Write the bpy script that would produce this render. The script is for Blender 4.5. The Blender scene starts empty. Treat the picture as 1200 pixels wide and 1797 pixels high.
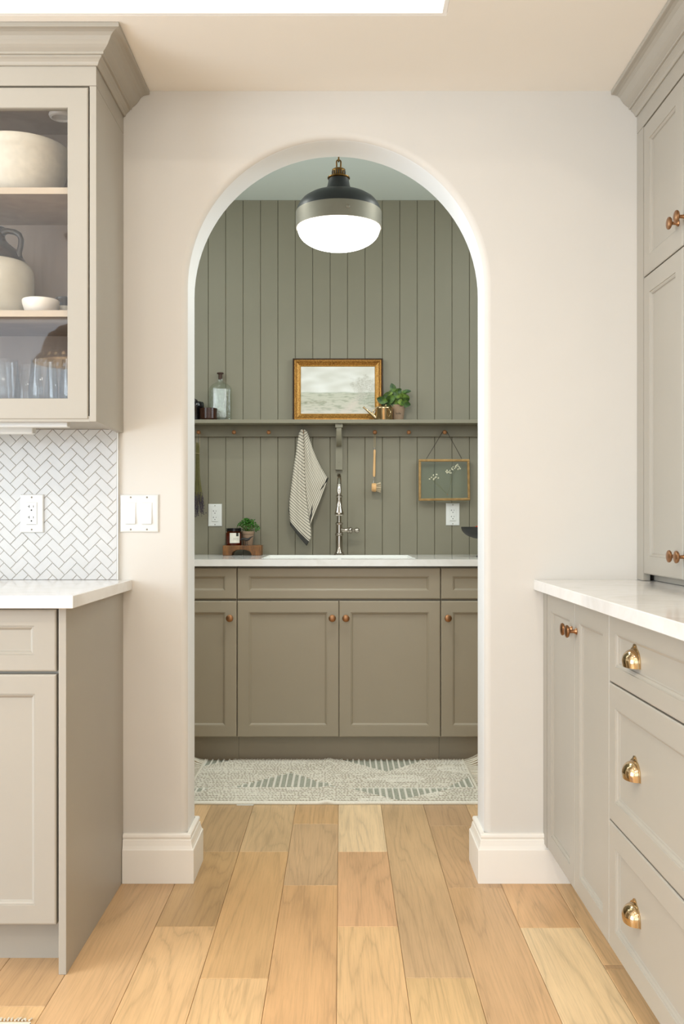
import bpy, bmesh, math, random
from math import sin, cos, pi, radians, sqrt
from mathutils import Vector, Matrix, noise

S = bpy.context.scene
COL = S.collection
rnd = random.Random(7)

# ------------------------------------------------------------------ camera
FPX = 1700.0                      # focal length in pixels of the 1200 px wide frame
EYE = 1.083                       # height of the lens above the floor
VX, VY = 598.0, 918.0             # vanishing point of the depth lines
cam_d = bpy.data.cameras.new('camera')
cam = bpy.data.objects.new('camera', cam_d)
COL.objects.link(cam)
cam.location = (0, 0, EYE)
cam.rotation_euler = (radians(90), 0, 0)
cam_d.sensor_fit = 'HORIZONTAL'
cam_d.sensor_width = 36
cam_d.lens = 36 * FPX / 1200
cam_d.shift_x = (600 - VX) / 1200
cam_d.shift_y = (VY - 898.5) / 1200
cam_d.clip_start = 0.02
S.camera = cam

# ------------------------------------------------------------------ world and lights
w = bpy.data.worlds.new('world'); S.world = w; w.use_nodes = True
w.node_tree.nodes['Background'].inputs[0].default_value = (0.75, 0.85, 1.0, 1)
w.node_tree.nodes['Background'].inputs[1].default_value = 0.6
S.view_settings.view_transform = 'Standard'
S.view_settings.look = 'None'
S.view_settings.gamma = 1
S.view_settings.use_curve_mapping = False
S.view_settings.exposure = 0.07
S.cycles.transparent_max_bounces = 40

WARM = (1.0, 0.89, 0.76)
COOL = (0.80, 0.90, 1.0)
NEUT = (1.0, 0.93, 0.82)

def area(name, loc, rot, sx, sy, power, color, shape='RECTANGLE', spread=180):
    l = bpy.data.lights.new(name, 'AREA')
    l.shape = shape; l.size = sx
    if shape in ('RECTANGLE', 'ELLIPSE'): l.size_y = sy
    l.energy = power; l.color = color; l.spread = radians(spread)
    o = bpy.data.objects.new(name, l); COL.objects.link(o)
    o.location = loc; o.rotation_euler = rot
    return o
# daylight through the windows of the room behind and to the left of the camera
area('window_and_fill_light', (-1.15, -2.56, 1.61), (radians(90), 0, 0), 4.1, 2.22, 56, COOL)
area('window_and_fill_light', (-3.36, 0.35, 1.35), (0, radians(-90), 0), 2.2, 2.6, 145, COOL)
CANS = [(-0.35, 1.75), (-1.45, 1.75), (-0.35, 0.35), (-1.05, 0.35), (-0.35, -1.2), (-1.45, -1.2)]
CAN_W = [3.2, 3.6, 7.0, 6.0, 7.5, 7.5]
for (cx_, cy_), pw in zip(CANS, CAN_W):      # the recessed downlights of the tray ceiling
    area('downlight', (cx_, cy_, 2.735), (0, 0, 0), 0.11, 0.11, pw, WARM, 'DISK')
area('downlight', (0.42, 0.75, 2.383), (0, 0, 0), 0.10, 0.10, 8.5, WARM, 'DISK')
area('under_cabinet_led', (-1.14, 2.752, 1.333), (0, 0, 0), 0.80, 0.012, 0.12, (1.0, 0.95, 0.88))
PEND = (-0.0085, 3.80)            # pantry pendant
area('pendant_glow', (PEND[0], PEND[1], 2.100), (0, 0, 0), 0.22, 0.22, 6, (0.98, 1.0, 0.93), 'DISK')
for px_ in (-0.85, 0.85):         # downlights of the pantry ceiling
    area('downlight', (px_, 3.95, 2.738), (0, 0, 0), 0.10, 0.10, 4, (0.98, 1.0, 0.93), 'DISK')
for px_, ry_ in ((-1.335, -90), (1.335, 90)):     # added fill at unseen end windows, brightens pantry ceiling and jambs
    area('window_and_fill_light', (px_, 3.70, 2.15), (0, radians(ry_), 0), 0.85, 0.95, 12.5, (0.82, 0.94, 1.0))

# ------------------------------------------------------------------ materials
def srgb(r, g, b):
    def f(c):
        c /= 255.0
        return c / 12.92 if c <= 0.04045 else ((c + 0.055) / 1.055) ** 2.4
    return (f(r), f(g), f(b), 1)

class NT:
    def __init__(s, name):
        s.m = bpy.data.materials.new(name); s.m.use_nodes = True
        s.t = s.m.node_tree; s.n = s.t.nodes; s.l = s.t.links
        s.b = s.n['Principled BSDF']; s.out = s.n['Material Output']
    def node(s, kind, **kw):
        n = s.n.new(kind)
        for k, v in kw.items():
            if k.startswith('i_'):
                n.inputs[k[2:].replace('_', ' ')].default_value = v
            else: setattr(n, k, v)
        return n
    def link(s, a, b): s.l.new(a, b)
    def set(s, **kw):
        for k, v in kw.items(): s.b.inputs[k.replace('_', ' ')].default_value = v
    def coords(s, scale=(1, 1, 1), rand=False, src='Object'):
        tc = s.node('ShaderNodeTexCoord'); mp = s.node('ShaderNodeMapping')
        mp.inputs['Scale'].default_value = scale
        s.link(tc.outputs[src], mp.inputs[0])
        if rand:
            oi = s.node('ShaderNodeObjectInfo'); vm = s.node('ShaderNodeVectorMath', operation='SCALE')
            cx = s.node('ShaderNodeCombineXYZ')
            for i in range(3): s.link(oi.outputs['Random'], cx.inputs[i])
            vm.inputs['Scale'].default_value = 37.0
            s.link(cx.outputs[0], vm.inputs[0]); s.link(vm.outputs[0], mp.inputs['Location'])
        return mp.outputs[0]
    def noise(s, vec, scale, detail=3, rough=0.5, dist=0.0):
        n = s.node('ShaderNodeTexNoise')
        n.inputs['Scale'].default_value = scale; n.inputs['Detail'].default_value = detail
        n.inputs['Roughness'].default_value = rough; n.inputs['Distortion'].default_value = dist
        s.link(vec, n.inputs['Vector']); return n.outputs['Fac']
    def ramp(s, fac, stops):
        r = s.node('ShaderNodeValToRGB'); e = r.color_ramp.elements
        e[0].position, e[0].color = stops[0]; e[1].position, e[1].color = stops[-1]
        for p, c in stops[1:-1]:
            x = e.new(p); x.color = c
        s.link(fac, r.inputs[0]); return r.outputs[0]
    def mul(s, a, b, fac=1.0, mode='MULTIPLY'):
        m = s.node('ShaderNodeMix', data_type='RGBA', blend_type=mode)
        m.inputs[0].default_value = fac
        for sock, v in ((m.inputs[6], a), (m.inputs[7], b)):
            if isinstance(v, tuple): sock.default_value = v
            else: s.link(v, sock)
        return m.outputs[2]
    def bump(s, h, strength=0.2, dist=0.002):
        b = s.node('ShaderNodeBump'); b.inputs['Strength'].default_value = strength
        b.inputs['Distance'].default_value = dist
        s.link(h, b.inputs['Height']); s.link(b.outputs[0], s.b.inputs['Normal'])

def g(v): return (v, v, v, 1)

def mat_plain(name, col, rough=0.5, metal=0.0, var=0.04, nscale=6.0, bump=0.0, bscale=200, **kw):
    t = NT(name); t.set(Roughness=rough, Metallic=metal, **kw)
    v = t.coords()
    r = t.ramp(t.noise(v, nscale), [(0.3, g(1 - var)), (0.7, g(1.0))])
    t.link(t.mul(col, r), t.b.inputs['Base Color'])
    if bump: t.bump(t.noise(v, bscale, 2), bump, 0.001)
    return t.m

M = {}
M['wall'] = mat_plain('wall_paint', srgb(213, 208, 199), 0.75, var=0.015, bump=0.06, bscale=140)
M['reveal'] = mat_plain('wall_paint_lit', srgb(234, 234, 232), 0.6, var=0.01)  # wall paint whitened inside the arch, its brighter and cooler light put into the colour
M['ceiling'] = mat_plain('ceiling_paint', srgb(240, 234, 224), 0.85, var=0.01, bump=0.05, bscale=120)
M['white_ceiling'] = mat_plain('white_ceiling_paint', srgb(246, 244, 240), 0.85, var=0.01)
M['pantry_ceiling'] = mat_plain('pantry_ceiling_paint', srgb(218, 226, 218), 0.85, var=0.01)
M['trim'] = mat_plain('trim_paint', srgb(240, 235, 225), 0.4, var=0.01)
M['cab'] = mat_plain('cabinet_paint', srgb(165, 158, 145), 0.42, var=0.02, bump=0.03, bscale=90)
M['cab_dark'] = mat_plain('cabinet_paint_pantry', srgb(155, 144, 124), 0.42, var=0.02, bump=0.03, bscale=90)
M['panel'] = mat_plain('wall_panel_paint', srgb(131, 125, 106), 0.5, var=0.03, bump=0.04, bscale=60)
M['panel_groove'] = mat_plain('wall_panel_groove', srgb(100, 94, 78), 0.7)
M['plate'] = mat_plain('white_plastic', srgb(220, 219, 214), 0.3, var=0.0)
M['black'] = mat_plain('black_plastic', srgb(20, 18, 16), 0.5, var=0.0)
M['tile'] = mat_plain('glazed_tile', srgb(204, 203, 200), 0.13, var=0.05, nscale=18)
M['grout'] = mat_plain('grout', srgb(214, 206, 194), 0.9, var=0.05, nscale=60)
M['sink'] = mat_plain('fireclay', srgb(243, 242, 236), 0.15, var=0.0)
M['bronze'] = mat_plain('aged_bronze', srgb(168, 124, 88), 0.32, 1.0, var=0.25, nscale=60)
M['brass'] = mat_plain('polished_brass', srgb(204, 178, 138), 0.14, 1.0, var=0.08, nscale=40)
M['nickel'] = mat_plain('polished_nickel', srgb(186, 177, 166), 0.10, 1.0, var=0.02)
M['lamp_black'] = mat_plain('black_enamel', srgb(24, 24, 23), 0.42, var=0.1)
M['steel_band'] = mat_plain('brushed_steel', srgb(140, 133, 118), 0.5, 0.6, var=0.15, nscale=10)
M['antique_brass'] = mat_plain('antique_brass', srgb(140, 104, 56), 0.38, 1.0, var=0.5, nscale=50)
M['can_trim'] = M['white_ceiling']
M['stone_cream'] = mat_plain('stoneware_cream', srgb(215, 205, 186), 0.45, var=0.12, nscale=45, bump=0.5, bscale=90)
M['stone_dark'] = mat_plain('stoneware_dark_glaze', srgb(46, 36, 29), 0.28, var=0.3, nscale=30)
M['jug_cream'] = mat_plain('jug_glaze', srgb(200, 192, 174), 0.18, var=0.08, nscale=30, bump=0.15, bscale=40)
M['bowl_white'] = mat_plain('white_bowl_glaze', srgb(238, 228, 214), 0.3, var=0.03)
M['brown_pot'] = mat_plain('brown_glaze', srgb(58, 30, 18), 0.12, var=0.35, nscale=25)
M['black_pot'] = mat_plain('black_glaze', srgb(20, 18, 20), 0.12, var=0.2)
M['clay'] = mat_plain('clay_pot', srgb(158, 132, 108), 0.85, var=0.14, nscale=90, bump=0.3, bscale=250)
M['iron'] = mat_plain('dark_iron', srgb(42, 40, 38), 0.5, var=0.15)
M['soil'] = mat_plain('soil', srgb(40, 30, 22), 0.95, var=0.4, nscale=200)
M['stem'] = mat_plain('green_stem', srgb(98, 118, 52), 0.6)
M['dry_stem'] = mat_plain('dried_stem', srgb(118, 112, 66), 0.8, var=0.25, nscale=90)
M['lavender'] = mat_plain('dried_lavender', srgb(86, 76, 84), 0.9, var=0.5, nscale=160)
M['petal'] = mat_plain('dried_white_flower', srgb(236, 222, 196), 0.8, var=0.1)
M['rope'] = mat_plain('cotton_rope', srgb(226, 218, 200), 0.9, var=0.15, nscale=200)
M['cord'] = mat_plain('dark_cord', srgb(48, 34, 24), 0.7)
M['string'] = mat_plain('jute_string', srgb(186, 164, 124), 0.9)
M['bristle'] = mat_plain('bristles', srgb(222, 204, 172), 0.8, var=0.25, nscale=400)
M['paper'] = mat_plain('label_paper', srgb(226, 220, 206), 0.7, var=0.02)
M['ink'] = mat_plain('label_ink', srgb(46, 48, 42), 0.7)
M['cork'] = mat_plain('cork', srgb(74, 52, 40), 0.7, var=0.3, nscale=90)
M['red_fruit'] = mat_plain('red_fruit_skin', srgb(176, 62, 30), 0.3, var=0.2, nscale=40)
M['white_fruit'] = mat_plain('pale_bulb_skin', srgb(226, 214, 192), 0.5, var=0.1)
M['wall_rear'] = mat_plain('rear_wall_paint', srgb(226, 222, 214), 0.8, var=0.01)

def mat_quartz():
    t = NT('white_quartz'); t.set(Roughness=0.10)
    v = t.coords()
    r = t.ramp(t.noise(v, 5, 8, 0.65, 1.0), [(0.35, srgb(226, 223, 217)), (0.5, srgb(231, 229, 225)), (0.7, srgb(220, 217, 211))])
    t.link(r, t.b.inputs['Base Color']); return t.m
M['quartz'] = mat_quartz()

def mat_floor(obj_color=True):
    t = NT('oak_plank' if obj_color else 'oak_floor'); t.set(Roughness=0.42)
    v1 = t.coords((5.0, 0.55, 1), rand=True)
    field = t.noise(v1, 1.1, 2, 0.5, 0.6)                       # broad cathedral figure
    mm = t.node('ShaderNodeMath', operation='MULTIPLY'); mm.inputs[1].default_value = 26.0
    t.link(field, mm.inputs[0])
    v2 = t.coords((150, 5, 1), rand=True)
    fib = t.noise(v2, 1.0, 4, 0.6)
    ad = t.node('ShaderNodeMath', operation='MULTIPLY_ADD'); ad.inputs[1].default_value = 1.3
    t.link(fib, ad.inputs[0]); t.link(mm.outputs[0], ad.inputs[2])
    fr = t.node('ShaderNodeMath', operation='PINGPONG'); fr.inputs[1].default_value = 1.0
    t.link(ad.outputs[0], fr.inputs[0])
    rings = t.ramp(fr.outputs[0], [(0.0, g(0.80)), (0.22, g(0.93)), (1.0, g(1.0))])
    v3 = t.coords((210, 6, 1), rand=True)
    fine = t.ramp(t.noise(v3, 1.0, 3, 0.7), [(0.35, g(0.86)), (0.55, g(1.0))])
    v4 = t.coords((3, 1.2, 1), rand=True)
    blot = t.ramp(t.noise(v4, 1.5, 3), [(0.3, g(0.88)), (0.65, g(1.03))])
    c = t.mul(t.mul(rings, fine, 0.9), blot, 1.0)
    if obj_color:
        oi = t.node('ShaderNodeObjectInfo'); col = t.mul(oi.outputs['Color'], c)
    else: col = t.mul(srgb(206, 172, 128), c)
    t.link(col, t.b.inputs['Base Color'])
    t.bump(fine, 0.12, 0.0006)
    return t.m
M['plank'] = mat_floor(True); M['floor'] = mat_floor(False)

def mat_wood(name, c1, c2, scale=(30, 30, 3), rough=0.5, s=1.0):
    t = NT(name); t.set(Roughness=rough)
    v = t.coords(scale, rand=True)
    r = t.ramp(t.noise(v, s, 4, 0.6, 0.8), [(0.3, c1), (0.7, c2)])
    t.link(r, t.b.inputs['Base Color']); t.bump(t.noise(v, s * 3, 2), 0.1, 0.0008)
    return t.m
M['maple'] = mat_wood('maple_interior', srgb(138, 118, 102), srgb(158, 138, 120), (14, 14, 1.6))
M['maple_edge'] = mat_wood('maple_shelf', srgb(184, 165, 142), srgb(196, 178, 154), (2, 14, 30))
M['riser'] = mat_wood('burl_wood', srgb(78, 46, 18), srgb(142, 94, 46), (60, 60, 14), 0.5)
M['peg'] = mat_wood('peg_wood', srgb(128, 82, 42), srgb(160, 108, 62), (60, 60, 60))
M['beech'] = mat_wood('beech_wood', srgb(206, 156, 98), srgb(226, 182, 128), (120, 120, 9))
M['frame_gold'] = None

def mat_gold():
    t = NT('gilded_wood'); t.set(Roughness=0.4, Metallic=0.7)
    v = t.coords((1, 1, 1))
    r = t.ramp(t.noise(v, 170, 5, 0.75), [(0.32, srgb(98, 62, 26)), (0.5, srgb(160, 114, 52)), (0.7, srgb(204, 160, 88))])
    t.link(r, t.b.inputs['Base Color']); t.bump(t.noise(v, 150, 3), 0.35, 0.001)
    return t.m
M['frame_gold'] = mat_gold()
M['frame_dark'] = mat_plain('frame_dark_gilt', srgb(74, 46, 20), 0.45, 0.4, var=0.6, nscale=80)
M['frame_bright'] = mat_plain('frame_bright_gilt', srgb(226, 178, 92), 0.3, 0.85, var=0.25, nscale=60)
M['brass_frame'] = mat_plain('worn_brass', srgb(176, 142, 92), 0.4, 0.8, var=0.35, nscale=50)

def mat_glass(name, tint=(0.97, 0.985, 0.98, 1), ior=1.45, bump=0.0, bscale=120, extra=0.0):
    """thin clear glass: transparent body with Fresnel reflections"""
    t = NT(name); t.n.remove(t.b)
    tr = t.node('ShaderNodeBsdfTransparent'); tr.inputs[0].default_value = tint
    gl = t.node('ShaderNodeBsdfGlossy'); gl.inputs['Roughness'].default_value = 0.02
    fr = t.node('ShaderNodeLayerWeight'); fr.inputs['Blend'].default_value = 0.5
    f0 = ((ior - 1) / (ior + 1)) ** 2 + extra
    pw = t.node('ShaderNodeMath', operation='POWER'); pw.inputs[1].default_value = 5.0; t.link(fr.outputs['Facing'], pw.inputs[0])
    ma = t.node('ShaderNodeMath', operation='MULTIPLY_ADD'); ma.inputs[1].default_value = 1 - f0; ma.inputs[2].default_value = f0; t.link(pw.outputs[0], ma.inputs[0])
    mx = t.node('ShaderNodeMixShader')
    f = ma.outputs[0]
    t.link(f, mx.inputs[0]); t.link(tr.outputs[0], mx.inputs[1]); t.link(gl.outputs[0], mx.inputs[2])
    t.link(mx.outputs[0], t.out.inputs[0])
    if bump:
        v = t.coords()
        b = t.node('ShaderNodeBump'); b.inputs['Strength'].default_value = bump; b.inputs['Distance'].default_value = 0.002
        t.link(t.noise(v, bscale, 2), b.inputs['Height'])
        t.link(b.outputs[0], gl.inputs['Normal']); t.link(b.outputs[0], fr.inputs['Normal'])
    return t.m
M['pane'] = mat_glass('window_glass', (0.99, 0.99, 0.985, 1), 1.5, extra=0.004)
M['tumbler'] = mat_glass('tumbler_glass', (0.955, 0.965, 0.97, 1), 1.45)
M['float_glass'] = mat_glass('float_glass', (0.965, 0.985, 0.975, 1), 1.45)
M['bottle_glass'] = mat_glass('bottle_glass', (0.93, 0.96, 0.93, 1), 1.5, bump=0.5, bscale=140, extra=0.02)
M['bottle_emboss'] = mat_glass('embossed_glass', (0.95, 0.97, 0.95, 1), 1.7, bump=1.0, bscale=220, extra=0.3)
M['amber'] = mat_glass('amber_glass', (0.50, 0.22, 0.05, 1), 1.5, extra=0.004)
M['wax'] = mat_plain('wax', srgb(150, 88, 30), 0.6)

def mat_emit(name, col, strength):
    t = NT(name); t.set(Roughness=0.4)
    t.b.inputs['Base Color'].default_value = (0.9, 0.9, 0.88, 1)
    t.b.inputs['Emission Color'].default_value = col
    t.b.inputs['Emission Strength'].default_value = strength
    return t.m
M['opal'] = mat_emit('lit_opal_glass', (0.99, 1.0, 0.93, 1), 7.0)
M['bulb'] = mat_emit('lit_bulb', (1.0, 0.80, 0.55, 1), 110.0)
M['can_lens'] = mat_emit('downlight_lens', (1.0, 0.82, 0.6, 1), 6.0)
M['led'] = mat_emit('led_strip', (1.0, 0.96, 0.9, 1), 3.0)
M['puck'] = mat_plain('puck_light', srgb(220, 214, 206), 0.4)
M['shade_in'] = mat_plain('shade_inner_white', srgb(236, 222, 200), 0.5)
M['shade_out'] = mat_plain('shade_outer_dark', srgb(46, 42, 38), 0.4)

def mat_leaf(name, c1, c2, sc=60):
    t = NT(name); t.set(Roughness=0.45)
    v = t.coords(); oi = t.node('ShaderNodeObjectInfo')
    r = t.ramp(t.noise(v, sc, 2), [(0.35, c1), (0.65, c2)])
    t.link(t.mul(r, oi.outputs['Color']), t.b.inputs['Base Color'])
    return t.m
M['leaf'] = mat_leaf('broad_leaf', srgb(44, 70, 26), srgb(104, 128, 54))
M['leaf_small'] = mat_leaf('small_leaf', srgb(22, 70, 16), srgb(76, 138, 40), 150)

def mat_towel():
    t = NT('striped_linen'); t.set(Roughness=0.95)
    uv = t.node('ShaderNodeUVMap'); sp = t.node('ShaderNodeSeparateXYZ'); t.link(uv.outputs[0], sp.inputs[0])
    m1 = t.node('ShaderNodeMath', operation='FRACT')
    t.link(sp.outputs[1], m1.inputs[0])
    lt = t.node('ShaderNodeMath', operation='LESS_THAN'); lt.inputs[1].default_value = 0.26
    t.link(m1.outputs[0], lt.inputs[0])
    mx = t.node('ShaderNodeMix', data_type='RGBA'); t.link(lt.outputs[0], mx.inputs[0])
    mx.inputs[6].default_value = srgb(206, 197, 180); mx.inputs[7].default_value = srgb(98, 94, 84)
    gt = t.node('ShaderNodeMath', operation='GREATER_THAN'); gt.inputs[1].default_value = 0.5
    t.link(sp.outputs[0], gt.inputs[0])
    m2 = t.node('ShaderNodeMix', data_type='RGBA'); t.link(gt.outputs[0], m2.inputs[0])
    t.link(mx.outputs[2], m2.inputs[6]); m2.inputs[7].default_value = srgb(62, 60, 56)
    t.link(m2.outputs[2], t.b.inputs['Base Color'])
    v = t.coords(); t.bump(t.noise(v, 700, 2), 0.4, 0.001)
    return t.m
M['towel'] = mat_towel()

def mat_vcol(name, rough=0.8, var=0.0, sc=300, bump=0.0):
    t = NT(name); t.set(Roughness=rough)
    a = t.node('ShaderNodeAttribute', attribute_name='col')
    c = a.outputs['Color']
    if var:
        r = t.ramp(t.noise(t.coords(), sc, 3), [(0.3, g(1 - var)), (0.7, g(1.0))]); c = t.mul(c, r)
    t.link(c, t.b.inputs['Base Color'])
    if bump: t.bump(t.noise(t.coords(), sc * 2, 2), bump, 0.001)
    return t.m
M['rug'] = mat_vcol('woven_cotton', 0.95, 0.18, 350, 0.4)
M['canvas'] = mat_vcol('painted_canvas', 0.7, 0.06, 500)

# ------------------------------------------------------------------ mesh builder
class MB:
    def __init__(s): s.v = []; s.f = []; s.m = []; s.cur = 0
    def add(s, vs, fs, mi=None):
        o = len(s.v); s.v += [tuple(p) for p in vs]
        s.f += [tuple(i + o for i in f) for f in fs]; s.m += [s.cur if mi is None else mi] * len(fs)
        return s
    def box(s, x0, x1, y0, y1, z0, z1, mi=None):
        v = [(x, y, z) for z in (z0, z1) for y in (y0, y1) for x in (x0, x1)]
        return s.add(v, [(0, 2, 3, 1), (4, 5, 7, 6), (0, 1, 5, 4), (2, 6, 7, 3), (0, 4, 6, 2), (1, 3, 7, 5)], mi)
    def lathe(s, prof, c=(0, 0, 0), seg=32, ax='z', mi=None, cap=True, sx=1.0, sy=1.0):
        vs = []; fs = []
        for (r, h) in prof:
            for k in range(seg):
                a = 2 * pi * k / seg; p = (r * cos(a) * sx, r * sin(a) * sy, h)
                if ax == 'x': p = (p[2], p[0], p[1])
                if ax == '-y': p = (p[0], -p[2], p[1])
                if ax == '-x': p = (-p[2], p[0], p[1])
                vs.append((p[0] + c[0], p[1] + c[1], p[2] + c[2]))
        n = len(prof)
        for i in range(n - 1):
            for k in range(seg):
                k2 = (k + 1) % seg
                fs.append((i * seg + k, i * seg + k2, (i + 1) * seg + k2, (i + 1) * seg + k))
        if cap:
            if prof[0][0] > 1e-6: fs.append(tuple(range(seg))[::-1])
            if prof[-1][0] > 1e-6: fs.append(tuple((n - 1) * seg + k for k in range(seg)))
        return s.add(vs, fs, mi)
    def tube(s, pts, r, seg=8, mi=None, closed=False):
        pts = [Vector(p) for p in pts]; n = len(pts); vs = []; fs = []
        rs = r if isinstance(r, (list, tuple)) else [r] * n
        t0 = (pts[1] - pts[0]).normalized()
        up = Vector((0, 0, 1)) if abs(t0.z) < 0.9 else Vector((1, 0, 0))
        nrm = (up - t0 * up.dot(t0)).normalized()
        for i, p in enumerate(pts):
            if closed: t = pts[(i + 1) % n] - pts[i - 1]
            else: t = pts[min(i + 1, n - 1)] - pts[max(i - 1, 0)]
            t.normalize()
            nrm = (nrm - t * nrm.dot(t)).normalized(); b = t.cross(nrm)
            for k in range(seg):
                a = 2 * pi * k / seg
                vs.append(p + (nrm * cos(a) + b * sin(a)) * rs[i])
        m = n if closed else n - 1
        for i in range(m):
            for k in range(seg):
                k2 = (k + 1) % seg; j = (i + 1) % n
                fs.append((i * seg + k, i * seg + k2, j * seg + k2, j * seg + k))
        if not closed:
            fs.append(tuple(range(seg))[::-1]); fs.append(tuple((n - 1) * seg + k for k in range(seg)))
        return s.add(vs, fs, mi)
    def prism(s, poly, y0, y1, ax='y', mi=None):
        """poly of 2D points extruded: ax y -> poly in x,z ; ax x -> poly in y,z ; ax z -> poly in x,y"""
        def P(a, b, c):
            return (a, c, b) if ax == 'y' else ((c, a, b) if ax == 'x' else (a, b, c))
        n = len(poly)
        vs = [P(a, b, y0) for a, b in poly] + [P(a, b, y1) for a, b in poly]
        fs = [tuple(range(n)), tuple(range(2 * n - 1, n - 1, -1))]
        fs += [(i, i + n, (i + 1) % n + n, (i + 1) % n) for i in range(n)]
        return s.add(vs, fs, mi)
    def sphere(s, c, r, seg=12, rings=8, mi=None, sc=(1, 1, 1)):
        vs = [(c[0], c[1], c[2] - r * sc[2])]; fs = []
        for i in range(1, rings):
            a = -pi / 2 + pi * i / rings
            for k in range(seg):
                b = 2 * pi * k / seg
                vs.append((c[0] + r * sc[0] * cos(a) * cos(b), c[1] + r * sc[1] * cos(a) * sin(b), c[2] + r * sc[2] * sin(a)))
        vs.append((c[0], c[1], c[2] + r * sc[2])); L = len(vs) - 1
        for k in range(seg):
            k2 = (k + 1) % seg
            fs.append((0, 1 + k2, 1 + k)); fs.append((L, L - seg + k, L - seg + k2))
            for i in range(rings - 2):
                a = 1 + i * seg
                fs.append((a + k, a + k2, a + seg + k2, a + seg + k))
        return s.add(vs, fs, mi)
    def sweep(s, path, prof, mi=None, cap=True):
        """profile (outward, z) swept along a 2D path with mitred corners; outward is to the right of travel"""
        P = [Vector((a, b)) for a, b in path]; n = len(P); k = len(prof); vs = []; fs = []
        for i in range(n):
            def nr(a, b):
                d = (b - a).normalized(); return Vector((d.y, -d.x))
            if i == 0: m = nr(P[0], P[1])
            elif i == n - 1: m = nr(P[-2], P[-1])
            else:
                a, b = nr(P[i - 1], P[i]), nr(P[i], P[i + 1]); m = (a + b); m = m / (m.dot(a))
            for (o, z) in prof: vs.append((P[i].x + m.x * o, P[i].y + m.y * o, z))
        for i in range(n - 1):
            for j in range(k - 1):
                fs.append((i * k + j, i * k + j + 1, (i + 1) * k + j + 1, (i + 1) * k + j))
            fs.append((i * k + k - 1, i * k, (i + 1) * k, (i + 1) * k + k - 1))
        if cap:
            fs.append(tuple(range(k))[::-1]); fs.append(tuple((n - 1) * k + j for j in range(k)))
        return s.add(vs, fs, mi)
    def loops(s, w_, h_, stations, tf, hole=False, mi=None):
        """concentric rectangle stations (inset_u, inset_v, n) on a w x h front, mapped by tf(u,v,n)"""
        vs = []; fs = []
        for (iu, iv, n) in stations:
            for (u, v) in ((iu, iv), (w_ - iu, iv), (w_ - iu, h_ - iv), (iu, h_ - iv)): vs.append(tf(u, v, n))
        L = len(stations)
        for i in range(L - 1):
            for k in range(4):
                k2 = (k + 1) % 4
                fs.append((i * 4 + k, i * 4 + k2, (i + 1) * 4 + k2, (i + 1) * 4 + k))
        if hole:
            for k in range(4):
                k2 = (k + 1) % 4
                fs.append(((L - 1) * 4 + k, (L - 1) * 4 + k2, k2, k))
        else:
            fs.append((0, 3, 2, 1)); fs.append(tuple((L - 1) * 4 + k for k in range(4)))
        return s.add(vs, fs, mi)

ORG = {}
def tag(o, label=None, cat=None, group=None, kind=None):
    if label: o['label'] = label
    if cat: o['category'] = cat
    if group: o['group'] = group
    if kind: o['kind'] = kind
    return o

def thing(name, label, cat, loc, group=None):
    o = bpy.data.objects.new(name, None); COL.objects.link(o)
    o.location = loc; o.empty_display_size = 0.05
    ORG[o.name] = Vector(loc)
    return tag(o, label, cat, group)

def make_mesh(name, mb, mats, smooth=None, off=(0, 0, 0)):
    me = bpy.data.meshes.new(name)
    me.from_pydata([(v[0] - off[0], v[1] - off[1], v[2] - off[2]) for v in mb.v], [], mb.f)
    if not isinstance(mats, (list, tuple)): mats = [mats]
    for m in mats: me.materials.append(M[m] if isinstance(m, str) else m)
    if len(mats) > 1: me.polygons.foreach_set('material_index', mb.m)
    bm = bmesh.new(); bm.from_mesh(me)
    bmesh.ops.recalc_face_normals(bm, faces=bm.faces)
    bm.to_mesh(me); bm.free()
    if smooth is not None:
        me.polygons.foreach_set('use_smooth', [True] * len(me.polygons))
        me.set_sharp_from_angle(angle=radians(smooth))
    me.update()
    return me

def bevel(o, wd=0.0015, seg=2):
    b = o.modifiers.new('bevel', 'BEVEL'); b.width = wd; b.segments = seg
    b.limit_method = 'ANGLE'; b.angle_limit = radians(40)
    return o

def obj(name, mb, mats, parent=None, smooth=None, bev=0.0, world=True, me=None):
    """one mesh object; vertices are given in world space and stored relative to the parent thing"""
    root = parent
    off = Vector((0, 0, 0))
    if parent is not None and world: off = ORG.get(parent.name, Vector((0, 0, 0)))
    if me is None: me = make_mesh(name, mb, mats, smooth, off)
    o = bpy.data.objects.new(name, me); COL.objects.link(o)
    if parent is not None:
        o.parent = parent
        ORG[o.name] = off
    else: ORG[o.name] = Vector((0, 0, 0))
    if bev: bevel(o, bev)
    return o

def inst(name, me, parent, loc, rot=(0, 0, 0)):
    """an object that shares mesh data, placed at a world position under parent"""
    o = bpy.data.objects.new(name, me); COL.objects.link(o)
    o.parent = parent
    base = ORG[parent.name] if parent is not None else Vector((0, 0, 0))
    o.location = Vector(loc) - base; o.rotation_euler = rot
    ORG[o.name] = base
    return o

def struct(name, mb, mats, parent=None, smooth=None, bev=0.0):
    o = obj(name, mb, mats, parent, smooth, bev)
    if parent is None: o['kind'] = 'structure'
    return o

# ================================================================== STRUCTURE
WY0, WY1 = 2.930, 3.092           # the arch wall, kitchen face and pantry face
CEIL = 2.745; SOF = 2.390
PY = 4.985                        # pantry back wall
AX, AR, AZ = -0.015, 0.449, 1.797 # arch centre, radius, springing height

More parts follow.
